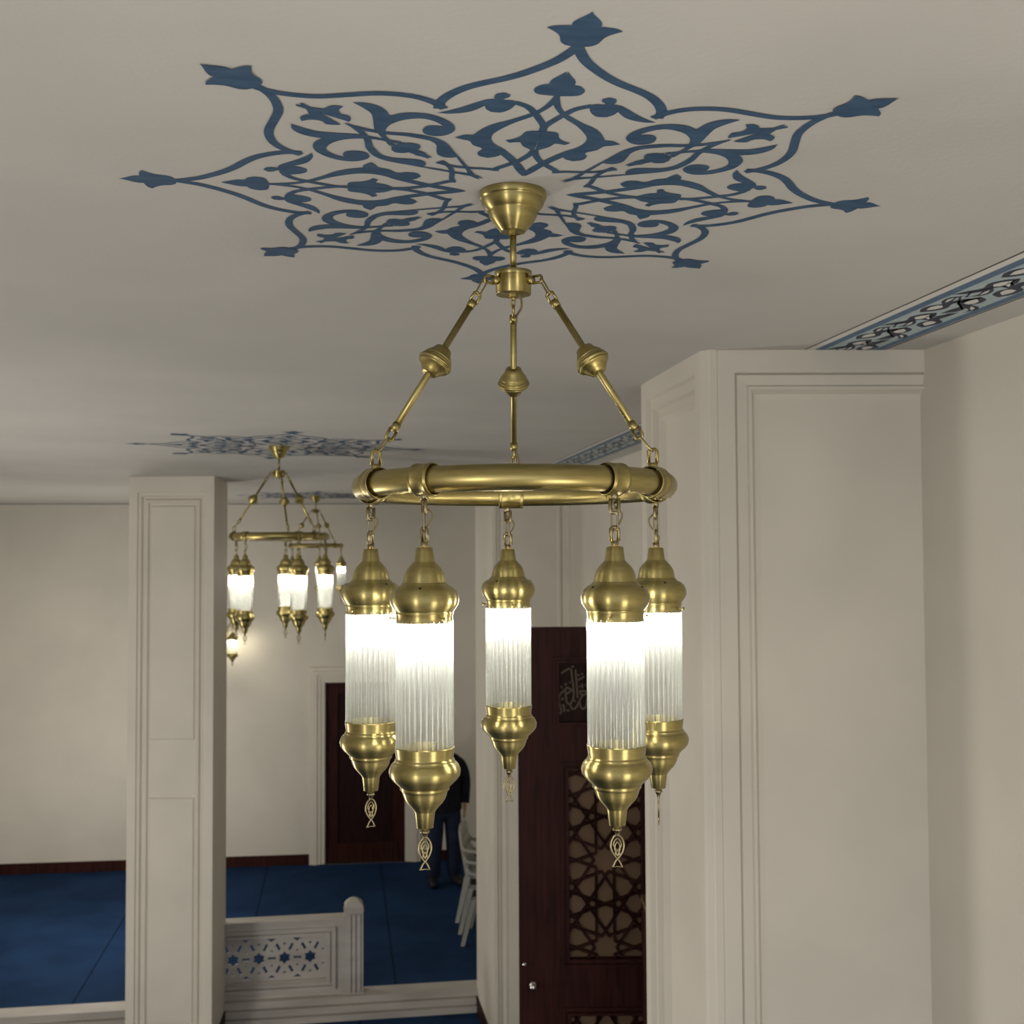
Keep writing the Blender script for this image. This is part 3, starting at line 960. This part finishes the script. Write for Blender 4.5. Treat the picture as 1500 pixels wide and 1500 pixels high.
    # collars round the hoop: straight sleeves a little wider than the tube
    for ang in ARMS + LAMPS:
        ln = 0.040
        mb = MB()
        tu = Vector((math.cos(R(ang)), math.sin(R(ang)), 0))
        ro, ri = RING_T + 0.0050, RING_T + 0.0038
        mx = Matrix.Translation(pol(RING_R + 0.0006, ang, RING_Z)) @ rot_to(tu)
        h = ln / 2
        mb.lathe([(ri, -h), (ro - 0.0005, -h), (ro, -h + 0.0008), (ro, -h + 0.005), (ro + 0.0007, -h + 0.006), (ro, -h + 0.007), (ro, h - 0.007), (ro + 0.0007, h - 0.006), (ro, h - 0.005), (ro, h - 0.0008), (ro - 0.0005, h), (ri, h), (ri, -h)], 48, False, mtx=mx)
        for sx in (-1, 1):
            mb.tube([mx @ Vector((ro * 0.75, ro * 0.72, sx * (h - 0.006))), mx @ Vector((ro * 0.88, ro * 0.84, sx * (h - 0.006)))], 0.0022, 7)
        mb.build('clamp', M['brass_plain'], root)
    mb = MB()
    ca = pol(0.0918, 180, 4.897 - CEIL)
    q_ = smooth_open([Vector((0.012, 0.006, -0.204)), Vector((0.016, 0.020, -0.215)), Vector((0.016, 0.050, -0.222)), ca + Vector((0.010, -0.006, 0.006)), ca + Vector((0.002, 0.002, -0.006))], 6)
    mb.tube(q_, 0.0026, 8)
    mb.build('feed_cable', M['cable'], root)
    mb = MB()
    cb = pol(0.2604, 180, 4.638 - CEIL)
    q_ = smooth_open([cb, cb + Vector((0.008, 0.008, -0.014)), cb + Vector((0.012, 0.022, -0.034)), pol(RING_R, 180, RING_Z + RING_T) + Vector((0.012, 0, 0.010)), pol(RING_R, 180, RING_Z + RING_T - 0.002) + Vector((0.013, 0, 0))], 6)
    mb.tube(q_, 0.0022, 8)
    mb.build('feed_cable', M['cable'], root)
    turns = [0.5, 0.25, -0.05, 1.45, 0.1]
    for ang, tn in zip(LAMPS, turns):
        make_lamp(root, ang, tn)
    return root


CG = 'brass chandeliers of glass-rod lamps'
ch1 = make_chandelier(CH[0][0], 'large brass hoop chandelier with five glass-rod lamps hanging nearest the viewer', CG)
ch2 = copy_tree(ch1)
ch2.location = (CH[1][0][0] * S, CH[1][0][1] * S, CEIL * S)
ch2.rotation_euler = (0, 0, CH[1][1])
ch2['label'] = 'smaller-looking brass hoop chandelier hanging beside the free-standing column'
ch3 = copy_tree(ch1)
ch3.location = (CH[2][0][0] * S, CH[2][0][1] * S, CEIL * S)
ch3.rotation_euler = (0, 0, CH[2][1])
ch3['label'] = 'farthest brass chandelier, partly behind the second one near the back wall'

# wall lamp by the far wall
wx = (341 - 750) * 15.45 / 1674.7
wy = 15.45
wl = tag(empty('wall_lamp', (wx, wy, 0)), 'small lit brass and glass lamp fixed to the far wall below the second chandelier', 'wall lamp')
lp = make_lamp(wl, 0, 0.3, 1.30, 0.80, chain=False, bulb_m='bulb_warm')
lp.location = (0, 0, (pz(925, wy) - NECK * 0.80) * S)
dy = back_at(wx) - wy
mb = MB()
zc = pz(945, wy)
mb.prism([(-0.04, -0.10), (0.04, -0.10), (0.04, 0.10), (0.0, 0.14), (-0.04, 0.10)], 0, 0.015, mtx=frame_mtx(Vector((-0.16, dy - 0.024, zc + 0.12)), (1, 0.105, 0), UP))
mb.build('backplate', M['brass_plain'], wl)
mb = MB()
ztop = pz(925, wy)
mb.tube(smooth_open([Vector((-0.16, dy - 0.02, zc + 0.12)), Vector((-0.10, dy * 0.6, zc + 0.25)), Vector((-0.03, dy * 0.2, ztop + 0.14)), Vector((0, 0, ztop + 0.10)), Vector((0, 0, ztop - 0.003))], 6), 0.008, 8)
mb.build('arm', M['brass_plain'], wl)


# ------------------------------------------------------------------ lattice door on its landing
LAND = 1.05
DZ = 6.2
K = DZ / 1674.7
door = tag(empty('lattice_door', ((757 - 750) * K, DZ, LAND)), 'tall open mahogany door leaf with star lattice panels and a gold inscription', 'door', kind='thing')
dm = frame_mtx(Vector((0, 0, 0)), (1, 0.012, 0), UP)


def dx(px):
    return (px - 757) * K


def dz_(py):
    return CAM_Z - (py - 816) * K - LAND


def rect(x0, y0, x1, y1):
    return [(dx(x0), dz_(y1)), (dx(x1), dz_(y1)), (dx(x1), dz_(y0)), (dx(x0), dz_(y0))]


HT = dz_(920)
DWID = dx(1005)
op_script = (817, 972, 946, 1058)
op_l1 = (830, 1127, 935, 1398)
op_l2 = (831, 1478, 936, 1668)
mb = MB()
mb.prism([(0, 0), (DWID, 0), (DWID, HT), (0, HT)], -0.045, 0, mtx=dm, holes=[rect(*op_script), rect(*op_l1), rect(*op_l2)])
for o, wdt in ((op_l1, 0.042), (op_l2, 0.042), (op_script, 0.03)):
    x0, z0, x1, z1 = dx(o[0]), dz_(o[3]), dx(o[2]), dz_(o[1])
    for i0, i1, zz in ((wdt, wdt - 0.014, 0.010), (0.014, 0.0, 0.014)):
        out = [(x0 - i0, z0 - i0), (x1 + i0, z0 - i0), (x1 + i0, z1 + i0), (x0 - i0, z1 + i0)]
        inn = [(x0 - i1, z0 - i1), (x1 + i1, z0 - i1), (x1 + i1, z1 + i1), (x0 - i1, z1 + i1)]
        mb.prism(out, 0, zz, mtx=dm, holes=[inn])
mb.build('door_frame', M['wood'], door)
mb = MB()
mb.prism(rect(*op_script), -0.030, -0.016, mtx=dm)
sp = mb.build('script_panel', M['wood_dark'], door)
sp['label'] = 'recessed dark panel carrying the gold inscription'
strokes = [
    [(455, 310), (468, 450), (488, 600), (505, 760), (508, 890), (480, 1000), (430, 1075), (385, 1075), (348, 1010), (332, 900), (322, 790), (345, 730), (380, 725), (465, 780), (420, 815), (370, 850), (322, 825), (310, 780)],
    [(310, 770), (225, 850), (182, 950), (188, 1060), (218, 1170), (228, 1240), (205, 1305)],
    [(550, 330), (568, 560), (582, 760), (592, 950)],
    [(655, 960), (610, 1060), (560, 1150), (500, 1192), (448, 1155), (436, 1075)],
    [(700, 900), (660, 850), (640, 805), (700, 800), (790, 812), (800, 845), (700, 905), (648, 990), (645, 1100), (690, 1180), (740, 1182), (782, 1110), (800, 980)],
    [(235, 412), (330, 350), (425, 300)], [(460, 265), (520, 262)], [(600, 562), (670, 528), (740, 482)],
    [(690, 640), (702, 735)], [(635, 690), (640, 720)], [(750, 665), (790, 672)], [(595, 455), (640, 450)], [(670, 430), (715, 425)],
    [(225, 690), (255, 730)], [(305, 655), (360, 645)], [(410, 615), (445, 612)], [(505, 1015), (550, 1020)],
    [(355, 1220), (410, 1222)], [(248, 1108), (310, 1108)], [(278, 1130), (300, 1190), (285, 1255)], [(230, 990), (285, 945)]]
mb = MB()
for st in strokes:
    pts = [Vector((dx(805 + x / 15), dz_(960 + y / 15), 0)) for x, y in st]
    q = smooth_open(pts, 4) if len(pts) > 2 else pts
    add_ribbon(mb, [(p.x, p.y) for p in q], 0.0095, mtx=dm, z0=-0.016, z1=-0.012)
gi = mb.build('inscription', M['gold'], sp)
gi['label'] = 'faded gold script letters'


def star_lattice(x0, z0, x1, z1, cx, czs, a, sy):
    """ten-fold star strapwork: decagons ringed by pentagons, every side crossed at 72 degrees."""
    segs = []
    Rd = 1.5388 * a
    for cz in czs:
        mids = [(Rd * math.sin(R(36 * k + 18)), Rd * math.cos(R(36 * k + 18))) for k in range(10)]
        for k in range(10):
            p, q = mids[k], mids[(k + 4) % 10]
            # keep the two outer lengths of the chord, leaving the ten-pointed star open
            d = (q[0] - p[0], q[1] - p[1])
            for s0, s1 in ((0.0, 0.385), (0.615, 1.0)):
                segs.append((cx + p[0] + d[0] * s0, cz, p[1] + d[1] * s0, cx + p[0] + d[0] * s1, p[1] + d[1] * s1))
            pc = (2.227 * a * math.sin(R(36 * k + 18)), 2.227 * a * math.cos(R(36 * k + 18)))
            rp = 0.688 * a
            th0 = math.atan2(-pc[1], -pc[0])
            pm = [(pc[0] + rp * math.cos(th0 + R(72) * j), pc[1] + rp * math.sin(th0 + R(72) * j)) for j in range(5)]
            for j in range(5):
                p, q = pm[j], pm[(j + 2) % 5]
                s0 = -0.55 if j in (2, 3) else 0.0
                s1 = 1.55 if (j + 2) % 5 in (2, 3) else 1.0
                d = (q[0] - p[0], q[1] - p[1])
                segs.append((cx + p[0] + d[0] * s0, cz, p[1] + d[1] * s0, cx + p[0] + d[0] * s1, p[1] + d[1] * s1))
    mb = MB()
    seen = set()
    for ax, cz, ay, bx, by in segs:
        A, B = Vector((ax, cz + ay * sy)), Vector((bx, cz + by * sy))
        t0, t1 = 0.0, 1.0
        D = B - A
        ok = True
        for pp, qq in ((-D.x, A.x - x0), (D.x, x1 - A.x), (-D.y, A.y - z0), (D.y, z1 - A.y)):
            if abs(pp) < 1e-9:
                if qq < 0:
                    ok = False
            else:
                tt = qq / pp
                if pp < 0:
                    t0 = max(t0, tt)
                else:
                    t1 = min(t1, tt)
        if not ok or t1 - t0 < 1e-3:
            continue
        P, Q = A + D * t0, A + D * t1
        key = tuple(sorted(((round(P.x, 3), round(P.y, 3)), (round(Q.x, 3), round(Q.y, 3)))))
        if key in seen:
            continue
        seen.add(key)
        add_ribbon(mb, [P, Q], 0.0125, mtx=dm, z0=-0.030, z1=-0.008)
    return mb


AA = 27.4 * K
SPV = 125.5 * K
CX = dx(882.5)
c0 = dz_(1258.5)
for o, nm in ((op_l1, 'lattice'), (op_l2, 'lattice')):
    x0, z0, x1, z1 = dx(o[0]), dz_(o[3]), dx(o[2]), dz_(o[1])
    czs = [c0 + SPV * k for k in (-4, -3, -2, -1, 0, 1, 2)]
    if o is op_l2:
        czs = [dz_(1573) + SPV * k for k in (-2, -1, 0, 1, 2)]
    czs = [z for z in czs if z0 - SPV < z < z1 + SPV]
    star_lattice(x0, z0, x1, z1, CX, czs, AA, SPV / (4.236 * AA)).build(nm, M['wood'], door)
    mb = MB()
    mb.prism([(x0, z0), (x1, z0), (x1, z1), (x0, z1)], -0.044, -0.036, mtx=dm)
    bp = mb.build('backing_panel', M['lattice_back'], door)
    bp['label'] = 'tan backing behind the lattice'
mb = MB()
mb.lathe([(0.0, 0), (0.020, 0.0), (0.020, 0.004), (0.010, 0.006), (0.009, 0.022), (0.017, 0.028), (0.018, 0.036), (0.012, 0.042), (0.0, 0.044)], 24, False, mtx=dm @ Matrix.Translation((dx(777), dz_(1435), 0)))
mb.build('knob', M['steel'], door)
mb = MB()
mb.lathe([(0.0, 0), (0.011, 0.0), (0.011, 0.006), (0.0, 0.008)], 18, False, mtx=dm @ Matrix.Translation((dx(765), dz_(1405), 0)))
mb.build('lock', M['steel'], door)
mb = MB()
mb.box(0.02, 1.30, 5.45, 6.55, 0, LAND)
tag(mb.build('floor_landing', M['carpet']), 'raised landing under the lattice door', 'landing', kind='structure')

# low wooden bookcase beside the door, nearly hidden by the big pillar
bk = tag(empty('bookcase', (0.655, 5.6, LAND)), 'brown wooden bookcase edge peeping out beside the big pillar in front of the lattice door', 'bookcase')
bh = CAM_Z - (1332 - 816) * 5.6 / 1674.7 - LAND
for nm, bxs in (('side_panel', (0, 0.025, 0, 0.3, 0, bh - 0.03)), ('side_panel', (0.40, 0.425, 0, 0.3, 0, bh - 0.03)), ('top', (-0.008, 0.43, -0.01, 0.3, bh - 0.03, bh)),
                ('shelf', (0.025, 0.40, 0.01, 0.29, 0.05, 0.075)), ('shelf', (0.025, 0.40, 0.01, 0.29, 0.62, 0.645)), ('shelf', (0.025, 0.40, 0.01, 0.29, bh - 0.42, bh - 0.395)), ('back_panel', (0.025, 0.40, 0.285, 0.3, 0.0, bh - 0.03))):
    mb = MB()
    mb.box(*bxs)
    mb.build(nm, M['wood_edge'] if nm in ('top', 'shelf') else M['wood'], bk)

# ------------------------------------------------------------------ marble balustrade on the step
S0 = step_pt(0, 0.0, 0.206)
bal = tag(empty('balustrade', (0, 0, 0)), 'low grey marble balustrade pierced with star openings, standing on the step', 'balustrade')
bm2 = frame_mtx(S0 + EG * 0.03, EU, UP)
PW, PH = 1.125, 0.735
px0, px1, py0, py1 = -0.045, 0.945, 0.150, 0.556
XA = -0.10
mb = MB()
hole = [(px0, py0), (px1, py0), (px1, py1), (px0, py1)]
mb.prism([(XA, 0), (PW, 0), (PW, PH - 0.03), (XA, PH - 0.03)], -0.09, 0.0, mtx=bm2, holes=[hole])
for i0, i1, zz in ((0.092, 0.058, 0.040), (0.040, 0.014, 0.022)):
    mb.prism([(px0 - 0.04, py0 - i0), (px1 + i0, py0 - i0), (px1 + i0, py1 + i0), (px0 - 0.04, py1 + i0)], 0, zz, mtx=bm2,
             holes=[[(px0 - 0.035, py0 - i1), (px1 + i1, py0 - i1), (px1 + i1, py1 + i1), (px0 - 0.035, py1 + i1)]])
mb.build('frame', M['marble'], bal)
mb = MB()
mb.prism([(XA, PH - 0.085), (PW, PH - 0.085), (PW, PH - 0.02), (XA, PH - 0.02)], -0.10, 0.030, mtx=bm2)
mb.prism([(XA, PH - 0.02), (PW, PH - 0.02), (PW, PH), (XA, PH)], -0.115, 0.050, mtx=bm2)
mb.build('top_rail', M['marble'], bal)


def regular_star(cx, cy, ro, ri, n=6, rot=0.0):
    return [(cx + (ro if k % 2 == 0 else ri) * math.sin(rot + PI * k / n), cy + (ro if k % 2 == 0 else ri) * math.cos(rot + PI * k / n)) for k in range(2 * n)]


def slot(cx, cy, ang, ln=0.070, wd=0.034):
    pts = [(-ln / 2, -wd / 2), (-ln * 0.28, -wd * 0.38), (ln * 0.28, -wd * 0.38), (ln / 2, -wd / 2), (ln / 2, wd / 2), (ln * 0.28, wd * 0.38), (-ln * 0.28, wd * 0.38), (-ln / 2, wd / 2)]
    ca, sa = math.cos(ang), math.sin(ang)
    return [(cx + x * ca - y * sa, cy + x * sa + y * ca) for x, y in pts]


holes = []
ym = (py0 + py1) / 2 + 0.004
c0x, pit = px1 - 0.150, 0.2415
for k in range(-1, 5):
    cx = c0x - pit * k
    cand = [regular_star(cx, ym, 0.062, 0.043)]
    cand += [slot(cx + pit / 2, ym, 0)]
    for sg in (1, -1):
        cand += [slot(cx - 0.0604, ym + 0.1046 * sg, PI - R(60) * sg), slot(cx + 0.0604, ym + 0.1046 * sg, R(60) * sg)]
        cand += [[(cx, ym + sg * 0.130 - sg * 0.012), (cx + 0.022, ym + sg * 0.147 - sg * 0.002), (cx - 0.022, ym + sg * 0.147 - sg * 0.002)]]
        cand += [[(cx + pit / 2, ym + sg * 0.082), (cx + pit / 2 + 0.017, ym + sg * 0.060), (cx + pit / 2 - 0.017, ym + sg * 0.060)]]
        cand += [[(cx + pit / 2, ym + sg * 0.155), (cx + pit / 2 + 0.05, ym + sg * 0.188), (cx + pit / 2 - 0.05, ym + sg * 0.188)]]
    for h in cand:
        if all(px0 + 0.012 < x < px1 - 0.006 and py0 + 0.004 < y < py1 - 0.004 for x, y in h):
            holes.append(h)
mb = MB()
mb.prism(hole, -0.058, -0.036, mtx=bm2, holes=holes)
mb.build('pierced_panel', M['marble'], bal)
mb = MB()
x0, x1 = PW - 0.005, PW + 0.175
mb.box(x0, x1, 0, 0.775, -0.125, 0.035, mtx=bm2)
xm = (x0 + x1) / 2
for xx in (x0 + 0.045, xm, x1 - 0.045):
    mb.box(xx - 0.016, xx + 0.016, 0.02, 0.76, 0.035, 0.060, mtx=bm2)
pm_ = bm2 @ Matrix.Translation((xm, 0, -0.045)) @ Matrix.Rotation(-PI / 2, 4, 'X')
mb.box(x0 - 0.006, x1 + 0.006, 0.775, 0.79, -0.131, 0.041, mtx=bm2)
hw = 0.09
vs, fs = [], []
prof = [(1.0, 0.79), (1.0, 0.825), (0.86, 0.850), (0.62, 0.872), (0.34, 0.890), (0.0, 0.905)]
for s, z in prof[:-1]:
    vs += [bm2 @ Vector((xm + sx * hw * s, z, -0.045 + sz * 0.08 * s)) for sx, sz in ((-1, 1), (1, 1), (1, -1), (-1, -1))]
vs.append(bm2 @ Vector((xm, prof[-1][1], -0.045)))
for i in range(4):
    for k in range(4):
        fs.append((4 * i + k, 4 * i + (k + 1) % 4, 4 * i + 4 + (k + 1) % 4, 4 * i + 4 + k))
for k in range(4):
    fs.append((16 + k, 16 + (k + 1) % 4, 20))
mb.add(vs, fs)
mb.build('post', M['marble'], bal)


# ------------------------------------------------------------------ stacked plastic chairs
def make_chair():
    root = empty('plastic_chair')
    mb = MB()
    seat = [(-0.25, -0.21), (-0.18, -0.245), (0.18, -0.245), (0.25, -0.21), (0.235, 0.22), (-0.235, 0.22)]
    mb.prism(smooth_closed(seat, 4), 0.490, 0.505)
    mb.prism(smooth_closed([(x * 1.02, y * 1.02) for x, y in seat], 4), 0.455, 0.492, holes=[smooth_closed([(x * 0.93, y * 0.93) for x, y in seat], 4)])
    mb.build('seat', M['plastic'], root)
    for sx in (-1, 1):
        for yb, yt in ((-0.265, -0.21), (0.31, 0.20)):
            mb = MB()
            top, bot = Vector((sx * 0.225, yt, 0.485)), Vector((sx * 0.295, yb, 0.0))
            u, v = Vector((0.030, 0, 0)), Vector((0, 0.024, 0))
            vs = []
            for p, s in ((bot, 0.85), (top, 1.5)):
                vs += [p - u * s - v * s, p + u * s - v * s, p + u * s + v * s, p - u * s + v * s]
            mb.add(vs, [(0, 3, 2, 1), (4, 5, 6, 7), (0, 1, 5, 4), (1, 2, 6, 5), (2, 3, 7, 6), (3, 0, 4, 7)])
            mb.build('leg', M['plastic'], root)
    for sx in (-1, 1):
        mb = MB()
        q = smooth_open([Vector((sx * 0.265, -0.20, 0.49)), Vector((sx * 0.285, -0.19, 0.66)), Vector((sx * 0.29, -0.15, 0.735)), Vector((sx * 0.285, 0.0, 0.74)), Vector((sx * 0.265, 0.22, 0.76)), Vector((sx * 0.245, 0.26, 0.80))], 5)
        mb.tube(q, 0.022, 8)
        mb.build('armrest', M['plastic'], root)
    mb = MB()
    o = [(-0.245, 0.48), (-0.265, 0.80), (-0.235, 0.95), (-0.13, 1.0), (0.13, 1.0), (0.235, 0.95), (0.265, 0.80), (0.245, 0.48)]
    hs = [[(x - 0.02, 0.56), (x + 0.02, 0.56), (x + 0.022, 0.92), (x - 0.022, 0.92)] for x in (-0.15, -0.075, 0.0, 0.075, 0.15)]
    tilt = Matrix.Translation((0, 0.21, 0)) @ Matrix(((1, 0, 0, 0), (0, 0.16, -1, -0.07), (0, 1, 0, 0), (0, 0, 0, 1)))
    mb.prism(o, -0.012, 0.012, mtx=tilt, holes=hs)
    mb.build('backrest', M['plastic'], root)
    return root


ch0 = make_chair()
CHX, CHY = -0.215, 12.78
CG2 = 'white plastic chairs stacked behind the pier'
for k in range(3):
    c = ch0 if k == 0 else copy_tree(ch0)
    c.location = ((CHX - 0.03 * k) * S, CHY * S, (FLOOR_UP + 0.001 + 0.125 * k) * S)
    c.rotation_euler = (0, 0, R(84))
    tag(c, ['bottom white plastic chair of the stack beside the pier, legs on the carpet', 'white plastic chair in the middle of the stack beside the pier',
            'white plastic chair on top of the stack beside the pier'][k], 'chair', CG2)


# ------------------------------------------------------------------ standing person
def skin_body(name, joints, edges, m, parent=None, sub=2, root=0):
    me = bpy.data.meshes.new(name)
    me.from_pydata([tuple(c * S for c in j[0]) for j in joints], edges, [])
    o = bpy.data.objects.new(name, me)
    C.objects.link(o)
    md = o.modifiers.new('skin', 'SKIN')
    md.use_smooth_shade = True
    for i, v in enumerate(me.skin_vertices[0].data):
        r = joints[i][1]
        v.radius = (r[0] * S, r[1] * S) if isinstance(r, tuple) else (r * S, r * S)
        v.use_root = (i == root)
    sb = o.modifiers.new('subsurf', 'SUBSURF')
    sb.levels = sb.render_levels = sub
    dg = bpy.context.evaluated_depsgraph_get()
    me2 = bpy.data.meshes.new_from_object(o.evaluated_get(dg))
    bpy.data.objects.remove(o)
    me2.materials.clear()
    me2.materials.append(m)
    for p in me2.polygons:
        p.use_smooth = True
    o2 = bpy.data.objects.new(name, me2)
    C.objects.link(o2)
    if parent:
        o2.parent = parent
    return o2


PX, PY = (649 - 750) * 14.85 / 1674.7, 14.85
per = tag(empty('person', (PX, PY, FLOOR_UP), R(18)), 'person standing in a black jacket and dark jeans beside the far door', 'person')
H = 2.00   # height in plan units
q = H / 1.78
J = lambda x, y, z: (x * q, y * q, z * q)
# one continuous body, facing the viewer with the head bowed
jo = [(J(0, 0, 0.95), 0.13), (J(0, 0.0, 1.12), (0.135, 0.10)), (J(0, 0.01, 1.30), (0.145, 0.10)), (J(0, 0.005, 1.42), (0.10, 0.075)), (J(0, -0.02, 1.52), 0.050), (J(0, -0.055, 1.61), (0.085, 0.095)), (J(0, -0.062, 1.69), (0.100, 0.118)), (J(0, -0.055, 1.765), (0.075, 0.085))]
ed = [(i, i + 1) for i in range(7)]
for sx in (-1, 1):
    b = len(jo)
    jo += [(J(sx * 0.10, 0, 0.88), 0.095), (J(sx * 0.115, -0.01, 0.50), 0.062), (J(sx * 0.12, 0.02, 0.28), 0.058), (J(sx * 0.125, 0.03, 0.085), 0.042), (J(sx * 0.14, -0.07, 0.045), 0.038), (J(sx * 0.155, -0.15, 0.032), 0.028)]
    ed += [(0, b), (b, b + 1), (b + 1, b + 2), (b + 2, b + 3), (b + 3, b + 4), (b + 4, b + 5)]
    b = len(jo)
    jo += [(J(sx * 0.18, 0.01, 1.36), 0.052), (J(sx * 0.262, 0.03, 1.14), 0.044), (J(sx * 0.232, -0.05, 0.92), 0.030), (J(sx * 0.225, -0.075, 0.86), (0.032, 0.018))]
    ed += [(3, b), (b, b + 1), (b + 1, b + 2), (b + 2, b + 3)]
    # fingers and thumb
    hb = b + 3
    for fx, ln in ((-0.024, 0.068), (-0.008, 0.078), (0.008, 0.074), (0.023, 0.060)):
        n0 = len(jo)
        jo += [(J(sx * 0.225 + fx * 0.3, -0.082 + fx * 0.9, 0.825), 0.0095), (J(sx * 0.220, -0.090 + fx, 0.825 - ln * 0.55), 0.0085), (J(sx * 0.208, -0.092 + fx, 0.825 - ln), 0.007)]
        ed += [(hb, n0), (n0, n0 + 1), (n0 + 1, n0 + 2)]
    n0 = len(jo)
    jo += [(J(sx * 0.212, -0.115, 0.862), 0.011), (J(sx * 0.200, -0.128, 0.825), 0.009)]
    ed += [(hb, n0), (n0, n0 + 1)]
skin_body('body', jo, ed, M['skin'], per, 2, 0)
# jacket with sleeves: an oval loft and two tapering sleeves
mb = MB()
secs = [(0.84, 0.203, 0.152, 0.0), (0.86, 0.208, 0.156, 0.0), (0.95, 0.205, 0.152, 0.0), (1.10, 0.200, 0.148, 0.002), (1.25, 0.208, 0.146, 0.008), (1.35, 0.226, 0.138, 0.008),
        (1.41, 0.212, 0.122, 0.004), (1.45, 0.176, 0.106, 0.0), (1.485, 0.122, 0.090, -0.006), (1.51, 0.084, 0.080, -0.014), (1.545, 0.074, 0.074, -0.022)]
ns = 28
vs = [Vector((rx * math.cos(2 * PI * k / ns), ry * math.sin(2 * PI * k / ns) + yo, z)) * q for z, rx, ry, yo in secs for k in range(ns)]
fs = [(i * ns + k, i * ns + (k + 1) % ns, (i + 1) * ns + (k + 1) % ns, (i + 1) * ns + k) for i in range(len(secs) - 1) for k in range(ns)]
mb.add(vs, fs, True)
for sx in (-1, 1):
    pp = smooth_open([Vector((sx * 0.120, 0.005, 1.375)) * q, Vector((sx * 0.185, 0.010, 1.355)) * q, Vector((sx * 0.235, 0.020, 1.27)) * q, Vector((sx * 0.262, 0.028, 1.14)) * q, Vector((sx * 0.250, -0.010, 1.03)) * q, Vector((sx * 0.234, -0.047, 0.915)) * q], 4)
    n_ = len(pp)
    mb.tube(pp, [(0.074 - 0.022 * i / (n_ - 1)) * q for i in range(n_)], 16)
mb.build('jacket', M['jacket'], per)
jo = [(J(0, 0, 0.95), (0.190, 0.150)), (J(0, 0, 1.02), (0.185, 0.145))]
ed = [(0, 1)]
for sx in (-1, 1):
    b = len(jo)
    jo += [(J(sx * 0.095, 0, 0.80), 0.130), (J(sx * 0.110, -0.01, 0.50), 0.108), (J(sx * 0.118, 0.02, 0.26), 0.100), (J(sx * 0.125, 0.03, 0.055), 0.094)]
    ed += [(0, b), (b, b + 1), (b + 1, b + 2), (b + 2, b + 3)]
skin_body('jeans', jo, ed, M['jeans'], per, 2, 0)
for sx in (-1, 1):
    skin_body('shoe', [(J(sx * 0.122, 0.085, 0.056), 0.058), (J(sx * 0.13, 0.0, 0.060), 0.066), (J(sx * 0.150, -0.10, 0.050), 0.062), (J(sx * 0.17, -0.20, 0.042), 0.046)], [(0, 1), (1, 2), (2, 3)], M['shoe'], per, 2, 0)
skin_body('hair', [(J(0, -0.005, 1.63), (0.080, 0.070)), (J(0, -0.030, 1.71), (0.108, 0.105)), (J(0, -0.052, 1.785), (0.085, 0.095))], [(0, 1), (1, 2)], M['hair'], per, 2, 0)
for nm, loc, rr, m in (('eye', (-0.030, -0.150, 1.678), 0.009, 'hair'), ('eye', (0.030, -0.150, 1.678), 0.009, 'hair'), ('nose', (0, -0.158, 1.650), 0.014, 'skin'), ('mouth', (0, -0.138, 1.612), 0.012, 'lips'),
                      ('ear', (-0.086, -0.062, 1.66), 0.020, 'skin'), ('ear', (0.086, -0.062, 1.66), 0.020, 'skin')):
    mb = MB()
    sc = (1.8, 0.6, 0.5) if nm == 'mouth' else ((0.45, 0.8, 1.3) if nm == 'ear' else (1, 1, 1.0 if nm == 'eye' else 1.4))
    mb.lathe([(rr * math.sin(PI * k / 8), rr * math.cos(PI * k / 8)) for k in range(9)], 14, False, mtx=Matrix.Diagonal((*[c * q for c in sc], 1)))
    o = mb.build(nm, M[m], per)
    o.location = [c * q * S for c in loc]
